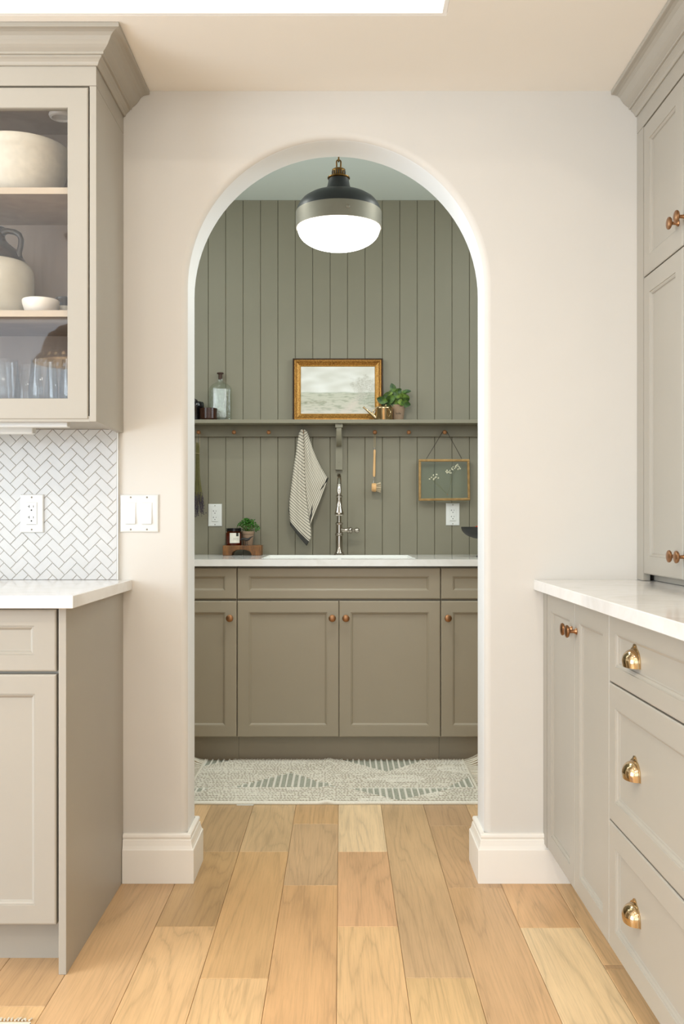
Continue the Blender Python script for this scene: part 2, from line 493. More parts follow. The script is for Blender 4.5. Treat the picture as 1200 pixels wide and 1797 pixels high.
# floor slab, then planks as pieces
floor = struct('floor', MB().box(-3.4, 1.5, -2.7, 5.1, -0.12, -0.006), 'floor')
tints = [(222, 182, 132), (214, 172, 122), (228, 190, 140), (208, 168, 122), (220, 176, 126), (226, 186, 138), (212, 172, 126)]
PW = 0.163
joints = {0: [2.601, 3.193, 3.95, 4.6], -1: [1.45, 2.897, 3.487, 4.3], -2: [1.2, 2.304, 3.193, 4.05], 1: [1.3, 2.307, 4.15],
          2: [1.75, 2.877, 3.467, 4.4], 3: [1.1, 2.593, 3.60, 4.5], -3: [1.4, 2.601, 3.193, 4.2], -4: [1.95, 3.1, 3.8]}
def plank_piece(col_, y0, y1, tint):
    x0 = -0.0093 + PW * col_
    gp = 0.0005; c = 0.0012
    w_, h_ = PW - 2 * gp, (y1 - y0) - 2 * gp
    mb = MB()
    tf = lambda u, v, n: (u - w_ / 2, v - h_ / 2, n)
    mb.loops(w_, h_, [(0, 0, -0.006), (0, 0, -c * 0.7), (c, c, 0)], tf)
    me = make_mesh('plank', mb, 'plank')
    o = inst('plank', me, floor, (x0 + PW / 2, (y0 + y1) / 2, 0))
    o.color = srgb(*tint)
    return o
special = {(0, 3.193): (230, 200, 158), (3, 1.1): (232, 202, 156), (2, 2.877): (204, 166, 124), (-1, 2.897): (208, 172, 130),
           (0, 2.601): (222, 176, 130), (-2, 1.2): (230, 190, 138), (2, 3.467): (194, 158, 120), (1, 2.307): (212, 176, 132),
           (-2, 2.304): (214, 172, 120), (-3, 2.601): (190, 154, 108), (-3, 3.193): (204, 168, 124), (-2, 3.193): (210, 176, 132), (-1, 1.45): (222, 176, 124),
           (0, 0.6): (228, 188, 136), (1, 1.3): (220, 184, 132)}
for c_ in range(-9, 8):
    js = joints.get(c_) or sorted(rnd.uniform(0.9, 4.6) for _ in range(4))
    js = [0.6] + js + [5.0]
    for a, b in zip(js[:-1], js[1:]):
        t_ = special.get((c_, a), rnd.choice(tints))
        j = rnd.uniform(0.97, 1.03)
        plank_piece(c_, a, b, tuple(min(255, q * j) for q in t_))

# arch wall
def arch_wall():
    mb = MB(); r = 0.020
    path = [(AX - AR, 0.0, (-1, 0)), (AX - AR, AZ * 0.5, (-1, 0))]
    N = 48
    for i in range(N + 1):
        a = pi - pi * i / N
        path.append((AX + AR * cos(a), AZ + AR * sin(a), (cos(a), sin(a))))
    path += [(AX + AR, AZ * 0.5, (1, 0)), (AX + AR, 0.0, (1, 0))]
    sec = []
    for k in range(6):                       # rounded arris towards the kitchen
        t = pi / 2 * k / 5; sec.append((r * (1 - sin(t)), WY0 + r * (1 - cos(t))))
    for k in range(6):
        t = pi / 2 * k / 5; sec.append((r * (1 - cos(t)), WY1 - r * (1 - sin(t))))
    vs = []; fs = []; K = len(sec)
    for (x, z, n) in path:
        for (o, y) in sec: vs.append((x + n[0] * o, y, z + n[1] * o))
    L = len(path)
    for i in range(L - 1):
        for k in range(K - 1): fs.append((i * K + k, i * K + k + 1, (i + 1) * K + k + 1, (i + 1) * K + k))
    mid = 2 + N // 2
    X0, X1 = -3.4, 1.5
    for k, y in ((0, WY0), (K - 1, WY1)):
        o = len(vs)
        vs += [(X0, y, 0), (X0, y, CEIL), (vs[mid * K + k][0], y, CEIL), (X1, y, CEIL), (X1, y, 0)]
        fs.append(tuple([o, o + 1, o + 2] + [i * K + k for i in range(mid, -1, -1)]))
        fs.append(tuple([o + 2, o + 3, o + 4] + [i * K + k for i in range(L - 1, mid - 1, -1)]))
    mb.add(vs, fs)
    me = make_mesh('wall_center', mb, 'wall')
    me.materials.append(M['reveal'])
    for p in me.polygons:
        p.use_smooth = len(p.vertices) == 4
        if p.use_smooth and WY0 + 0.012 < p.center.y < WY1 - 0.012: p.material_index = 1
    o = bpy.data.objects.new('wall_center', me); COL.objects.link(o); o['kind'] = 'structure'
    ORG[o.name] = Vector((0, 0, 0))
    return o
wall_c = arch_wall()

struct('wall_right', MB().box(1.235, 1.5, -2.7, WY0, 0, CEIL), 'wall')
# rear and left walls of the kitchen, each with a window opening
def wall_with_hole(mb, ax, p0, p1, a0, a1, ha0, ha1, hz0, hz1):
    for (b0, b1, z0, z1) in ((a0, ha0, 0, CEIL), (ha1, a1, 0, CEIL), (ha0, ha1, 0, hz0), (ha0, ha1, hz1, CEIL)):
        if b1 - b0 < 1e-4: continue
        if ax == 'y': mb.box(b0, b1, p0, p1, z0, z1)
        else: mb.box(p0, p1, b0, b1, z0, z1)
mb = MB(); wall_with_hole(mb, 'y', -2.7, -2.6, -3.4, 1.235, -3.2, 0.9, 0.5, 2.72); struct('wall_rear', mb, 'wall_rear')
mb = MB(); wall_with_hole(mb, 'x', -3.5, -3.4, -2.7, WY0, -0.98, 1.68, 0.2, 2.5); struct('wall_left', mb, 'wall_rear')
for nm, ax, p, a0, a1, z0, z1 in (('window_1', 'y', -2.6, -3.2, 0.9, 0.5, 2.72), ('window_2', 'x', -3.4, -0.98, 1.68, 0.2, 2.5)):
    mb = MB(); n = 3
    def bar(b0, b1, c0, c1):
        if ax == 'y': mb.box(b0, b1, p - 0.02, p + 0.015, c0, c1)
        else: mb.box(p - 0.02, p + 0.015, b0, b1, c0, c1)
    bar(a0 - 0.06, a0 + 0.03, z0 - 0.06, z1 + 0.02); bar(a1 - 0.03, a1 + 0.06, z0 - 0.06, z1 + 0.02)
    bar(a0 - 0.06, a1 + 0.06, z0 - 0.06, z0 + 0.03); bar(a0 - 0.06, a1 + 0.06, z1 - 0.02, z1 + 0.02)
    for i in range(1, n): x = a0 + (a1 - a0) * i / n; bar(x - 0.02, x + 0.02, z0, z1)
    struct(nm, mb, 'trim')

for nm, p0, p1 in (('wall_pantry_left', -1.45, -1.35), ('wall_pantry_right', 1.35, 1.45)):
    mb = MB()
    for (b0, b1, z0, z1) in ((WY1, 3.2, 0, CEIL), (4.2, 5.2, 0, CEIL), (3.2, 4.2, 0, 1.7), (3.2, 4.2, 2.6, CEIL)): mb.box(p0, p1, b0, b1, z0, z1)
    struct(nm, mb, 'panel')
for nm, p in (('added_window_3', -1.35), ('added_window_4', 1.35)):  # unseen end windows, added so that cool light reaches ceiling and jambs
    mb = MB(); sx = 1 if p > 0 else -1
    for (b0, b1, z0, z1) in ((3.14, 3.22, 1.64, 2.66), (4.18, 4.26, 1.64, 2.66), (3.22, 4.18, 1.64, 1.72), (3.22, 4.18, 2.58, 2.66), (3.69, 3.71, 1.72, 2.58)):
        mb.box(min(p - sx * 0.03, p + sx * 0.04), max(p - sx * 0.03, p + sx * 0.04), b0, b1, z0, z1)
    struct(nm, mb, 'trim')

# ceilings: tray above, soffit along the arch wall and the right cabinets
mb = MB()
mb.box(-3.5, 1.5, -2.7, WY0 + 0.05, CEIL, CEIL + 0.1)
struct('ceiling', mb, 'white_ceiling')
mb = MB()
mb.box(-3.4, 1.235, 2.496, WY0, SOF, CEIL)
mb.box(0.2716, 1.235, -2.6, 2.496, SOF, CEIL)
struct('trim_1', mb, 'ceiling')                      # dropped soffit round the tray
mb = MB(); t_ = 0.012                                # smooth white lining of the tray sides
mb.box(-3.39, 0.2716, 2.484, 2.4955, SOF + 0.0005, CEIL); mb.box(0.2601, 0.2711, -2.6, 2.484, SOF + 0.0005, CEIL)
struct('trim_2', mb, 'white_ceiling')

# pantry shell
struct('ceiling_pantry', MB().box(-1.45, 1.45, WY1 - 0.05, 5.2, CEIL, CEIL + 0.1), 'pantry_ceiling')
wall_b = struct('wall_back', MB().box(-1.35, 1.35, PY + 0.012, PY + 0.1, 0, CEIL), 'panel_groove')
# vertical boards of the pantry back wall
BW = 0.0896
gx0 = (365.3 - VX) / 341.0
def board_mesh(wd, hh):
    c = 0.0022
    mb = MB(); tf = lambda u, v, n: (u - wd / 2, -n, v)
    mb.loops(wd, hh, [(0, 0, -0.012), (0, 0, -c), (c, 0.0005, 0)], tf)
    return make_mesh('board', mb, 'panel')
bm_ = board_mesh(BW - 0.0012, CEIL)
k = -10
while True:
    x0 = gx0 + k * BW
    if x0 > 1.33: break
    if x0 > -1.36:
        xa, xb = max(x0, -1.35), min(x0 + BW, 1.35)
        if xb - xa > 0.02:
            me = bm_ if xb - xa > BW - 1e-4 else board_mesh(xb - xa - 0.0012, CEIL)
            inst('board', me, wall_b, ((xa + xb) / 2, PY, 0))
    k += 1

# baseboards
bp = [(0, 0), (0.022, 0), (0.022, 0.100), (0.021, 0.102), (0.019, 0.103), (0.016, 0.112), (0.014, 0.124), (0.0135, 0.128),
      (0.010, 0.129), (0.011, 0.132), (0.013, 0.137), (0.012, 0.143), (0.009, 0.146), (0.0, 0.147)]
struct('baseboard_left', MB().sweep([(-0.657, WY0), (AX - AR, WY0), (AX - AR, WY1), (-1.35, WY1)], bp), 'trim', bev=0.0008)
struct('baseboard_right', MB().sweep([(1.35, WY1), (AX + AR, WY1), (AX + AR, WY0), (0.69, WY0)], bp), 'trim', bev=0.0008)

# ================================================================== CABINET HELPERS
def TF(kind, ox, oy, oz):
    """front planes: '-y' faces the camera, '-x' faces left (u runs towards the camera)"""
    if kind == '-y': return lambda u, v, n: (ox + u, oy - n, oz + v)
    return lambda u, v, n: (ox - n, oy - u, oz + v)

def front(name, kind, ox, oy, oz, wd, ht, stile, rail, mat, parent, glass=False, t=0.020):
    tf = TF(kind, ox, oy, oz); e = 0.0025
    if glass:
        st = [(0, 0, -t), (0, 0, -e), (e, e, 0), (stile, rail, 0), (stile + 0.0015, rail + 0.0015, -0.003), (stile + 0.0015, rail + 0.0015, -t)]
        o = obj(name, MB().loops(wd, ht, st, tf, hole=True), mat, parent)
    else:
        st = [(0, 0, -t), (0, 0, -e), (e * 0.6, e * 0.6, -e * 0.35), (e * 1.6, e * 1.6, 0), (stile, rail, 0), (stile + 0.001, rail + 0.001, -0.0025),
              (stile + 0.0035, rail + 0.0035, -0.0025), (stile + 0.0075, rail + 0.0075, -0.0055), (stile + 0.0085, rail + 0.0085, -0.0085),
              (stile + 0.0105, rail + 0.0105, -0.0095)]
        o = obj(name, MB().loops(wd, ht, st, tf), mat, parent)
    return o

def knob_mesh(s=1.0):
    mb = MB()
    mb.lathe([(0.0, 0), (0.0085, 0), (0.0085, 0.002), (0.0062, 0.0045), (0.0048, 0.008), (0.0045, 0.017), (0.0075, 0.019), (0.0145, 0.0215),
              (0.0165, 0.0245), (0.0160, 0.028), (0.0125, 0.030), (0.006, 0.0312), (0.0, 0.0315)], seg=28)
    me = make_mesh('knob', mb, 'bronze', 35)
    return me
KNOB = knob_mesh()
def knob(parent, kind, x, y, z):
    return inst('knob', KNOB, parent, (x, y, z), (radians(90), 0, 0) if kind == '-y' else (0, radians(-90), 0))

def pull_mesh():
    """cup pull, u along +x, v along +z, out along -y"""
    mb = MB(); a, b, c = 0.036, 0.027, 0.027
    NT_, NP = 24, 10; vs = []; fs = []
    for layer, (aa, bb, cc) in enumerate(((a, b, c), (a - 0.002, b - 0.002, c - 0.002))):
        for j in range(NP + 3):
            for i in range(NT_ + 1):
                th = pi * i / NT_
                if j <= NP:
                    ph = pi / 2 * j / NP
                    vs.append((aa * cos(th), -cc * sin(th) ** 0.8 * sin(ph), bb * sin(th) ** 0.8 * cos(ph)))
                else:
                    q = (j - NP) / 2.0
                    vs.append((aa * cos(th) , -cc * sin(th) ** 0.8 * (1 - 0.06 * q), -0.011 * q))
    R = NT_ + 1; H = NP + 3
    for l in range(2):
        for j in range(H - 1):
            for i in range(NT_):
                o = l * R * H + j * R + i
                fs.append((o, o + 1, o + R + 1, o + R))
    for i in range(NT_):
        o = (H - 1) * R + i; fs.append((o, o + 1, o + R * H + 1, o + R * H))
    mb.add(vs, fs)
    # back plate: an arch with a small tab for the screw on top
    poly = []
    for i in range(49):
        th = pi * i / 48
        poly.append((0.039 * cos(th), 0.031 * sin(th) + 0.0065 * max(0.0, cos((th - pi / 2) / 0.34 * pi / 2) if abs(th - pi / 2) < 0.34 else 0.0) ** 0.6))
    poly = [(0.039, -0.011)] + poly + [(-0.039, -0.011)]
    mb.prism(poly, -0.0025, 0.0)
    mb.lathe([(0, 0), (0.0028, 0.0002), (0.0028, 0.0038), (0, 0.0045)], (0, 0, 0.0315), 10, '-y')
    return make_mesh('cup_pull', mb, 'brass', 40)
PULL = pull_mesh()
def pull(parent, kind, x, y, z):
    return inst('cup_pull', PULL, parent, (x, y, z), (0, 0, 0) if kind == '-y' else (0, 0, radians(-90)))

CROWN = [(0.0, SOF - 0.0795), (0.0045, SOF - 0.0795), (0.0065, SOF - 0.0765), (0.0085, SOF - 0.071), (0.013, SOF - 0.066), (0.0185, SOF - 0.0615), (0.0185, SOF - 0.058),
         (0.0245, SOF - 0.0575), (0.026, SOF - 0.055), (0.025, SOF - 0.052), (0.028, SOF - 0.050), (0.034, SOF - 0.0455), (0.041, SOF - 0.039), (0.047, SOF - 0.0305), (0.052, SOF - 0.022),
         (0.060, SOF - 0.016), (0.068, SOF - 0.0135), (0.0765, SOF - 0.0125), (0.0785, SOF - 0.0115), (0.0785, SOF - 0.001), (0.0, SOF - 0.001)]

# ================================================================== LEFT BASE CABINET
LX = -0.658                        # right face of the left run
BF = 2.322                         # face of its doors
t = thing('base_cabinet', 'greige base cabinet left of the arch, with end panel, drawers and doors', 'cabinet', (-1.14, 2.63, 0))
mb = MB(); mb.box(-1.64, -0.678, BF + 0.021, WY0 - 0.001, 0.112, 0.880); obj('body', mb, 'cab', t)
mb = MB(); mb.box(-1.64, -0.678, BF + 0.091, BF + 0.105, 0.0, 0.112); obj('toe_kick', mb, 'cab', t)
mb = MB(); mb.box(-0.6765, LX, BF, WY0 - 0.001, 0.0, 0.880); obj('end_panel', mb, 'cab', t, bev=0.0012)
for i, x1 in enumerate((-0.6825, -1.163)):
    x0 = x1 - 0.475
    d = front('drawer', '-y', x0, BF, 0.7275, 0.475, 0.1485, 0.053, 0.0395, 'cab', t)
    pull(d, '-y', x0 + 0.2375, BF, 0.80)
    d = front('door', '-y', x0, BF, 0.120, 0.475, 0.6000, 0.050, 0.0465, 'cab', t)
    knob(d, '-y', x0 + (0.03 if i == 0 else 0.445), BF, 0.665)
# its worktop
mb = MB(); mb.box(-1.66, -0.631, 2.283, WY0 - 0.001, 0.8815, 0.912)
tag(obj('worktop', mb, 'quartz', bev=0.002), 'white quartz worktop on the left base cabinet', 'worktop')

# ================================================================== LEFT UPPER CABINET (glazed)
UF = 2.603
ub = 1.356
t = thing('upper_cabinet', 'greige wall cabinet with glass door and crown moulding, left of the arch', 'cabinet', (-1.14, 2.77, ub))
mb = MB()
mb.box(-1.64, -0.676, UF + 0.021, WY0 - 0.001, 2.2545, SOF - 0.002)      # top box behind the frieze
mb.box(-1.64, -0.676, UF + 0.021, WY0 - 0.008, 1.372, 1.405)             # floor
mb.box(-1.64, -1.624, UF + 0.021, WY0 - 0.008, 1.405, 2.2545)            # left side
mb.box(-1.64, -0.676, WY0 - 0.008, WY0 - 0.001, ub, 2.2545)              # back board
obj('body', mb, 'maple', t)
mb = MB(); mb.box(-0.675, -0.657, UF, WY0 - 0.001, ub, 2.2575); obj('end_panel', mb, 'cab', t, bev=0.001)
mb = MB(); mb.box(-1.64, -0.657, UF, UF + 0.02, 2.2585, SOF - 0.002); mb.box(-0.675, -0.657, UF + 0.02, WY0 - 0.001, 2.2585, SOF - 0.002); obj('frieze', mb, 'cab', t, bev=0.001)
mb = MB(); mb.box(-1.64, -0.676, UF + 0.003, UF + 0.021, ub, 1.371); mb.box(-1.64, -0.676, UF + 0.021, WY0 - 0.001, 1.366, 1.3715); obj('bottom_rail', mb, 'cab', t)
obj('crown', MB().sweep([(-1.66, UF), (-0.657, UF), (-0.657, WY0 - 0.001)], CROWN), 'cab', t, bev=0.0006)
for zt in (1.9990, 1.6640):
    mb = MB(); mb.box(-1.624, -0.676, 2.645, WY0 - 0.009, zt - 0.0175, zt, 0)
    s_ = obj('shelf', mb, 'maple', t, bev=0.0008)
    mb = MB(); mb.box(-1.624, -0.676, 2.6435, 2.645, zt - 0.0175, zt); obj('edge_strip', mb, 'maple_edge', s_)
for i, x1 in enumerate((-0.6790, -1.1600)):
    x0 = x1 - 0.477
    d = front('door', '-y', x0, UF, 1.3625, 0.477, 0.892, 0.0545, 0.0545, 'cab', t, glass=True)
    mb = MB(); mb.box(x0 + 0.05, x0 + 0.427, UF + 0.0105, UF + 0.0125, 1.41, 2.207)
    tag(obj('glass_pane', mb, 'pane', d), 'clear glass pane')
    knob(d, '-y', x0 + (0.03 if i == 0 else 0.447), UF, 1.43)
mb = MB(); mb.lathe([(0.0, 2.252), (0.034, 2.252), (0.036, 2.246), (0.033, 2.240), (0.027, 2.238), (0.024, 2.243), (0.0, 2.244)], (-0.797, 2.765, 0), 28)
obj('puck_light', mb, 'puck', t, 40)

# under-cabinet light
t = thing('under_cabinet_light', 'white light bar under the glazed wall cabinet', 'light', (-1.14, 2.70, 1.355))
mb = MB(); mb.box(-1.56, -0.745, 2.640, 2.668, 1.3455, 1.3655); obj('housing', mb, 'plate', t, bev=0.002)
mb = MB(); mb.box(-1.56, -0.87, 2.735, 2.768, 1.336, 1.3655); obj('diffuser', mb, 'plate', t, bev=0.003)
mb = MB(); mb.box(-0.872, -0.848, 2.700, 2.716, 1.352, 1.3655); obj('connector', mb, 'black', t)

# ================================================================== HERRINGBONE BACKSPLASH
TX0, TX1, TZ0, TZ1 = -1.62, -0.6755, 0.9125, 1.3655
TF_ = WY0 - 0.010                  # tile face
bs = struct('trim_3', MB().box(TX0, TX1 + 0.004, TF_ + 0.003, WY0 - 0.0005, TZ0, TZ1), 'grout')
mb = MB(); mb.box(TX1 + 0.0005, TX1 + 0.0045, TF_ - 0.001, WY0 - 0.0006, TZ0, 1.3555); obj('edge_trim', mb, 'plate', bs)
def clip(poly, x0, x1, z0, z1):
    for ax, lim, sg in ((0, x0, 1), (0, x1, -1), (1, z0, 1), (1, z1, -1)):
        out = []
        for i in range(len(poly)):
            a, b = poly[i - 1], poly[i]
            ia, ib = (a[ax] - lim) * sg >= 0, (b[ax] - lim) * sg >= 0
            if ia != ib:
                t = (lim - a[ax]) / (b[ax] - a[ax]); out.append((a[0] + t * (b[0] - a[0]), a[1] + t * (b[1] - a[1])))
            if ib: out.append(b)
        poly = out
        if len(poly) < 3: return []
    return poly
TWd = 0.0259; gp = 0.0012
ca = cos(pi / 4)
def rot45(a, b): return (-0.905 + (a - b) * ca * TWd, 1.110 + (a + b) * ca * TWd)
ntile = 0; rest = MB()
cells = []
for i in range(-60, 60):
    for j in range(-40, 40):
        bx, by = i + 2 * j, i - 2 * j
        cells.append((bx, by, 2, 1)); cells.append((bx + 2, by - 1, 1, 2))
def tile_geo(mb, poly, cx_, cz_, tx, tz):
    n = len(poly); ins = 0.0012
    inner = [(x + (cx_ - x) * ins / max(1e-4, sqrt((cx_ - x) ** 2 + (cz_ - z) ** 2)) * 1.3, z + (cz_ - z) * ins / max(1e-4, sqrt((cx_ - x) ** 2 + (cz_ - z) ** 2)) * 1.3) for x, z in poly]
    yy = lambda x, z, d: TF_ + d + (x - cx_) * tx + (z - cz_) * tz
    vs = [(x, TF_ + 0.0032, z) for x, z in poly] + [(x, yy(x, z, 0.0010), z) for x, z in poly] + [(x, yy(x, z, 0), z) for x, z in inner]
    fs = [tuple(range(n))[::-1], tuple(2 * n + k for k in range(n))]
    for L in (0, 1):
        fs += [(L * n + k, L * n + (k + 1) % n, (L + 1) * n + (k + 1) % n, (L + 1) * n + k) for k in range(n)]
    mb.add(vs, fs)
todo = []
for (a, b, la, lb) in cells:
    q = gp / 2 / TWd
    poly = [rot45(a + q, b + q), rot45(a + la - q, b + q), rot45(a + la - q, b + lb - q), rot45(a + q, b + lb - q)]
    if max(p[0] for p in poly) < TX0 or min(p[0] for p in poly) > TX1 or max(p[1] for p in poly) < TZ0 or min(p[1] for p in poly) > TZ1: continue
    poly = clip(poly, TX0, TX1, TZ0, TZ1)
    if len(poly) < 3: continue
    area2 = abs(sum(poly[i - 1][0] * poly[i][1] - poly[i][0] * poly[i - 1][1] for i in range(len(poly)))) / 2
    if area2 < 4e-5: continue
    cx_ = sum(p[0] for p in poly) / len(poly); cz_ = sum(p[1] for p in poly) / len(poly)
    todo.append((-cx_, poly, cx_, cz_))
todo.sort(key=lambda q: q[0])
for n_, (_, poly, cx_, cz_) in enumerate(todo):
    tx, tz = rnd.gauss(0, 0.008), rnd.gauss(0, 0.008)
    if n_ < 298:
        mb = MB(); tile_geo(mb, poly, cx_, cz_, tx, tz); obj('tile', mb, 'tile', bs)
    else: tile_geo(rest, poly, cx_, cz_, tx, tz)
o = obj('tile_field', rest, 'tile', bs); o['kind'] = 'stuff'

# ================================================================== OUTLETS AND SWITCH
def plate_body(mb, x, z, y, wd, ht):
    tf = TF('-y', x - wd / 2, y, z - ht / 2)
    mb.loops(wd, ht, [(0, 0, 0), (0, 0, 0.0025), (0.0025, 0.0025, 0.0055), (0.006, 0.006, 0.0062)], tf)
def outlet(x, z, y, label):
    t = thing('outlet', label, 'outlet', (x, y, z), None)
    mb = MB(); plate_body(mb, x, z, y, 0.0705, 0.115); obj('cover_plate', mb, 'plate', t)
    mb = MB(); tf = TF('-y', x - 0.0165, y, z - 0.0335)
    mb.loops(0.033, 0.067, [(0, 0, 0.004), (0, 0, 0.0073), (0.001, 0.001, 0.008)], tf); r = obj('receptacle', mb, 'plate', t)
    for dz in (0.019, -0.0135):
        mb = MB(); yf = y - 0.0083
        mb.box(x - 0.0075, x - 0.0058, yf, y - 0.006, z + dz - 0.002, z + dz + 0.006)
        mb.box(x - 0.0110, x - 0.0075, yf, y - 0.006, z + dz + 0.0012, z + dz + 0.0028)
        mb.box(x + 0.0052, x + 0.0068, yf, y - 0.006, z + dz - 0.001, z + dz + 0.005)
        mb.lathe([(0, 0.006), (0.0024, 0.006), (0.0024, 0.0083), (0, 0.0083)], (x, y, z + dz - 0.009), 10, '-y')
        obj('slots', mb, 'black', r)
    for dz in (0.0485, -0.0485):
        mb = MB(); mb.lathe([(0, 0.006), (0.0028, 0.0062), (0.0022, 0.0071), (0, 0.0073)], (x, y, z + dz), 12, '-y'); obj('screw', mb, 'steel_band', t, 40)
    mb = MB(); mb.box(x - 0.015, x + 0.014, y - 0.0085, y - 0.0078, z - 0.0335, z - 0.0325); obj('shadow_gap', mb, 'steel_band', t)
outlet(-0.9295, 1.112, TF_ - 0.0012, 'white outlet in the herringbone tiles, left of the arch')
outlet((377.4 - VX) / 341, 1.083 + 14 / 341.0, PY - 0.0001, 'white outlet on the pantry wall above the wooden riser, left of the towel')
outlet((794.2 - VX) / 341, 1.083 + 15.4 / 341.0, PY - 0.0001, 'white outlet on the pantry wall under the hanging glass frame')
sx_, sz_ = (245 - VX) / 580.0, 1.083 + 17 / 580.0
t = thing('light_switch', 'white double rocker light switch on the wall beside the tiles', 'switch', (sx_, WY0, sz_))
mb = MB(); plate_body(mb, sx_, sz_, WY0, 0.117, 0.114); obj('cover_plate', mb, 'plate', t)
for dx in (-0.0255, 0.0235):
    mb = MB(); x = sx_ + dx - 0.0165
    mb.box(x, x + 0.033, WY0 - 0.0068, WY0 - 0.004, sz_ - 0.033, sz_ + 0.033)
    fr_ = obj('rocker_frame', mb, 'plate', t, bev=0.0006)
    mb = MB(); mb.prism([(WY0 - 0.0068, sz_ - 0.0315), (WY0 - 0.0120, sz_ - 0.0315), (WY0 - 0.0085, sz_), (WY0 - 0.0074, sz_ + 0.0315), (WY0 - 0.0068, sz_ + 0.0315)], x + 0.0018, x + 0.0312, 'x')
    obj('rocker', mb, 'plate', fr_, bev=0.0006)
for dx in (-0.0255, 0.0235):
    for dz in (0.0485, -0.0485):
        mb = MB(); mb.lathe([(0, 0.006), (0.0028, 0.0062), (0.0022, 0.0071), (0, 0.0073)], (sx_ + dx, WY0, sz_ + dz), 12, '-y'); obj('screw', mb, 'steel_band', t, 40)

# ================================================================== RIGHT BASE RUN
RX = 0.612
G1, G2, G3 = 2.878, 2.540, 2.213
t = thing('base_cabinet', 'light greige two-door base cabinet against the wall right of the arch', 'cabinet', (0.92, 2.57, 0))
mb = MB(); mb.box(RX + 0.021, 1.233, G3, WY0 - 0.001, 0.118, 0.880); obj('body', mb, 'cab', t)
mb = MB(); mb.box(RX, RX + 0.021, G1 + 0.0015, WY0 - 0.001, 0.118, 0.880); obj('filler_strip', mb, 'cab', t)
mb = MB(); mb.box(RX + 0.080, RX + 0.095, G3, WY0 - 0.001, 0.0, 0.118); obj('toe_kick', mb, 'cab', t)
for a, b, kx in ((G1, G2, G2 + 0.026), (G2, G3, G2 - 0.026)):
    d = front('door', '-x', RX, a - 0.0012, 0.120, a - b - 0.0024, 0.756, 0.050, 0.050, 'cab', t)
    knob(d, '-x', RX, kx, 0.802)
G4 = 1.496
def drawer_stack(a, b, label, seen=True):
    t = thing('drawer_cabinet', label, 'cabinet', (0.92, (a + b) / 2, 0))
    mb = MB(); mb.box(RX + 0.021, 1.233, b, a - 0.0005, 0.118, 0.880); obj('body', mb, 'cab', t)
    mb = MB(); mb.box(RX + 0.080, RX + 0.095, b, a - 0.0005, 0.0, 0.118); obj('toe_kick', mb, 'cab', t)
    for z0, z1 in ((0.7235, 0.876), (0.4095, 0.7195), (0.120, 0.4055)):
        d = front('drawer', '-x', RX, a - 0.0015, z0, a - b - 0.003, z1 - z0, 0.048, 0.0385 if z0 > 0.7 else 0.050, 'cab', t)
        zc = (z0 + z1) / 2 + (-0.009 if z0 > 0.7 else -0.010)
        yc = (a + b) / 2
        for dy in (0.1905, -0.1905): pull(d, '-x', RX + (0.0095), yc + dy, zc)
drawer_stack(G3, G4, 'light greige drawer cabinet with brass cup pulls, right side, cut by the picture edge')
drawer_stack(G4, 0.80, 'light greige drawer cabinet nearest the camera, end of the right run beyond the picture edge')
mb = MB(); mb.box(0.583, 1.233, 0.79, WY0 - 0.001, 0.8815, 0.912)
tag(obj('worktop', mb, 'quartz', bev=0.002), 'white quartz worktop on the right base cabinets', 'worktop')
# ================================================================== RIGHT TALL UPPER
HX = 0.895; H1, H2, H3, H4 = 2.867, 2.540, 2.213, 1.886
hb = 0.9125
t = thing('hutch_cabinet', 'tall greige wall cabinet with crown moulding standing on the right worktop', 'cabinet', (1.06, 2.4, hb))
mb = MB(); mb.box(HX + 0.021, 1.233, 1.559, WY0 - 0.001, hb + 0.018, SOF - 0.002); mb.box(HX + 0.036, 1.233, 1.559, WY0 - 0.001, hb + 0.0005, hb + 0.018); obj('body', mb, 'cab', t)
mb = MB(); mb.box(HX, HX + 0.021, H1 + 0.002, WY0 - 0.001, hb + 0.0005, 2.257); obj('filler_strip', mb, 'cab', t, bev=0.0008)
mb = MB(); mb.box(HX, HX + 0.021, 1.559, WY0 - 0.001, 2.2585, SOF - 0.002); obj('frieze', mb, 'cab', t, bev=0.0008)
obj('crown', MB().sweep([(HX, WY0 - 0.001), (HX, 1.559)], CROWN), 'cab', t, bev=0.0006)
for (a, b, kx) in ((H1, H2, H2 + 0.028), (H2, H3, H2 - 0.028), (H3, H4, H4 + 0.03), (H4, 1.559, 1.559 + 0.30)):
    d = front('door', '-x', HX, a - 0.0012, 1.8110, a - b - 0.0024, 0.4430, 0.052, 0.052, 'cab', t); knob(d, '-x', HX, kx, 1.878)
    d = front('door', '-x', HX, a - 0.0012, 0.934, a - b - 0.0024, 0.873, 0.052, 0.052, 'cab', t); knob(d, '-x', HX, kx, 0.995)

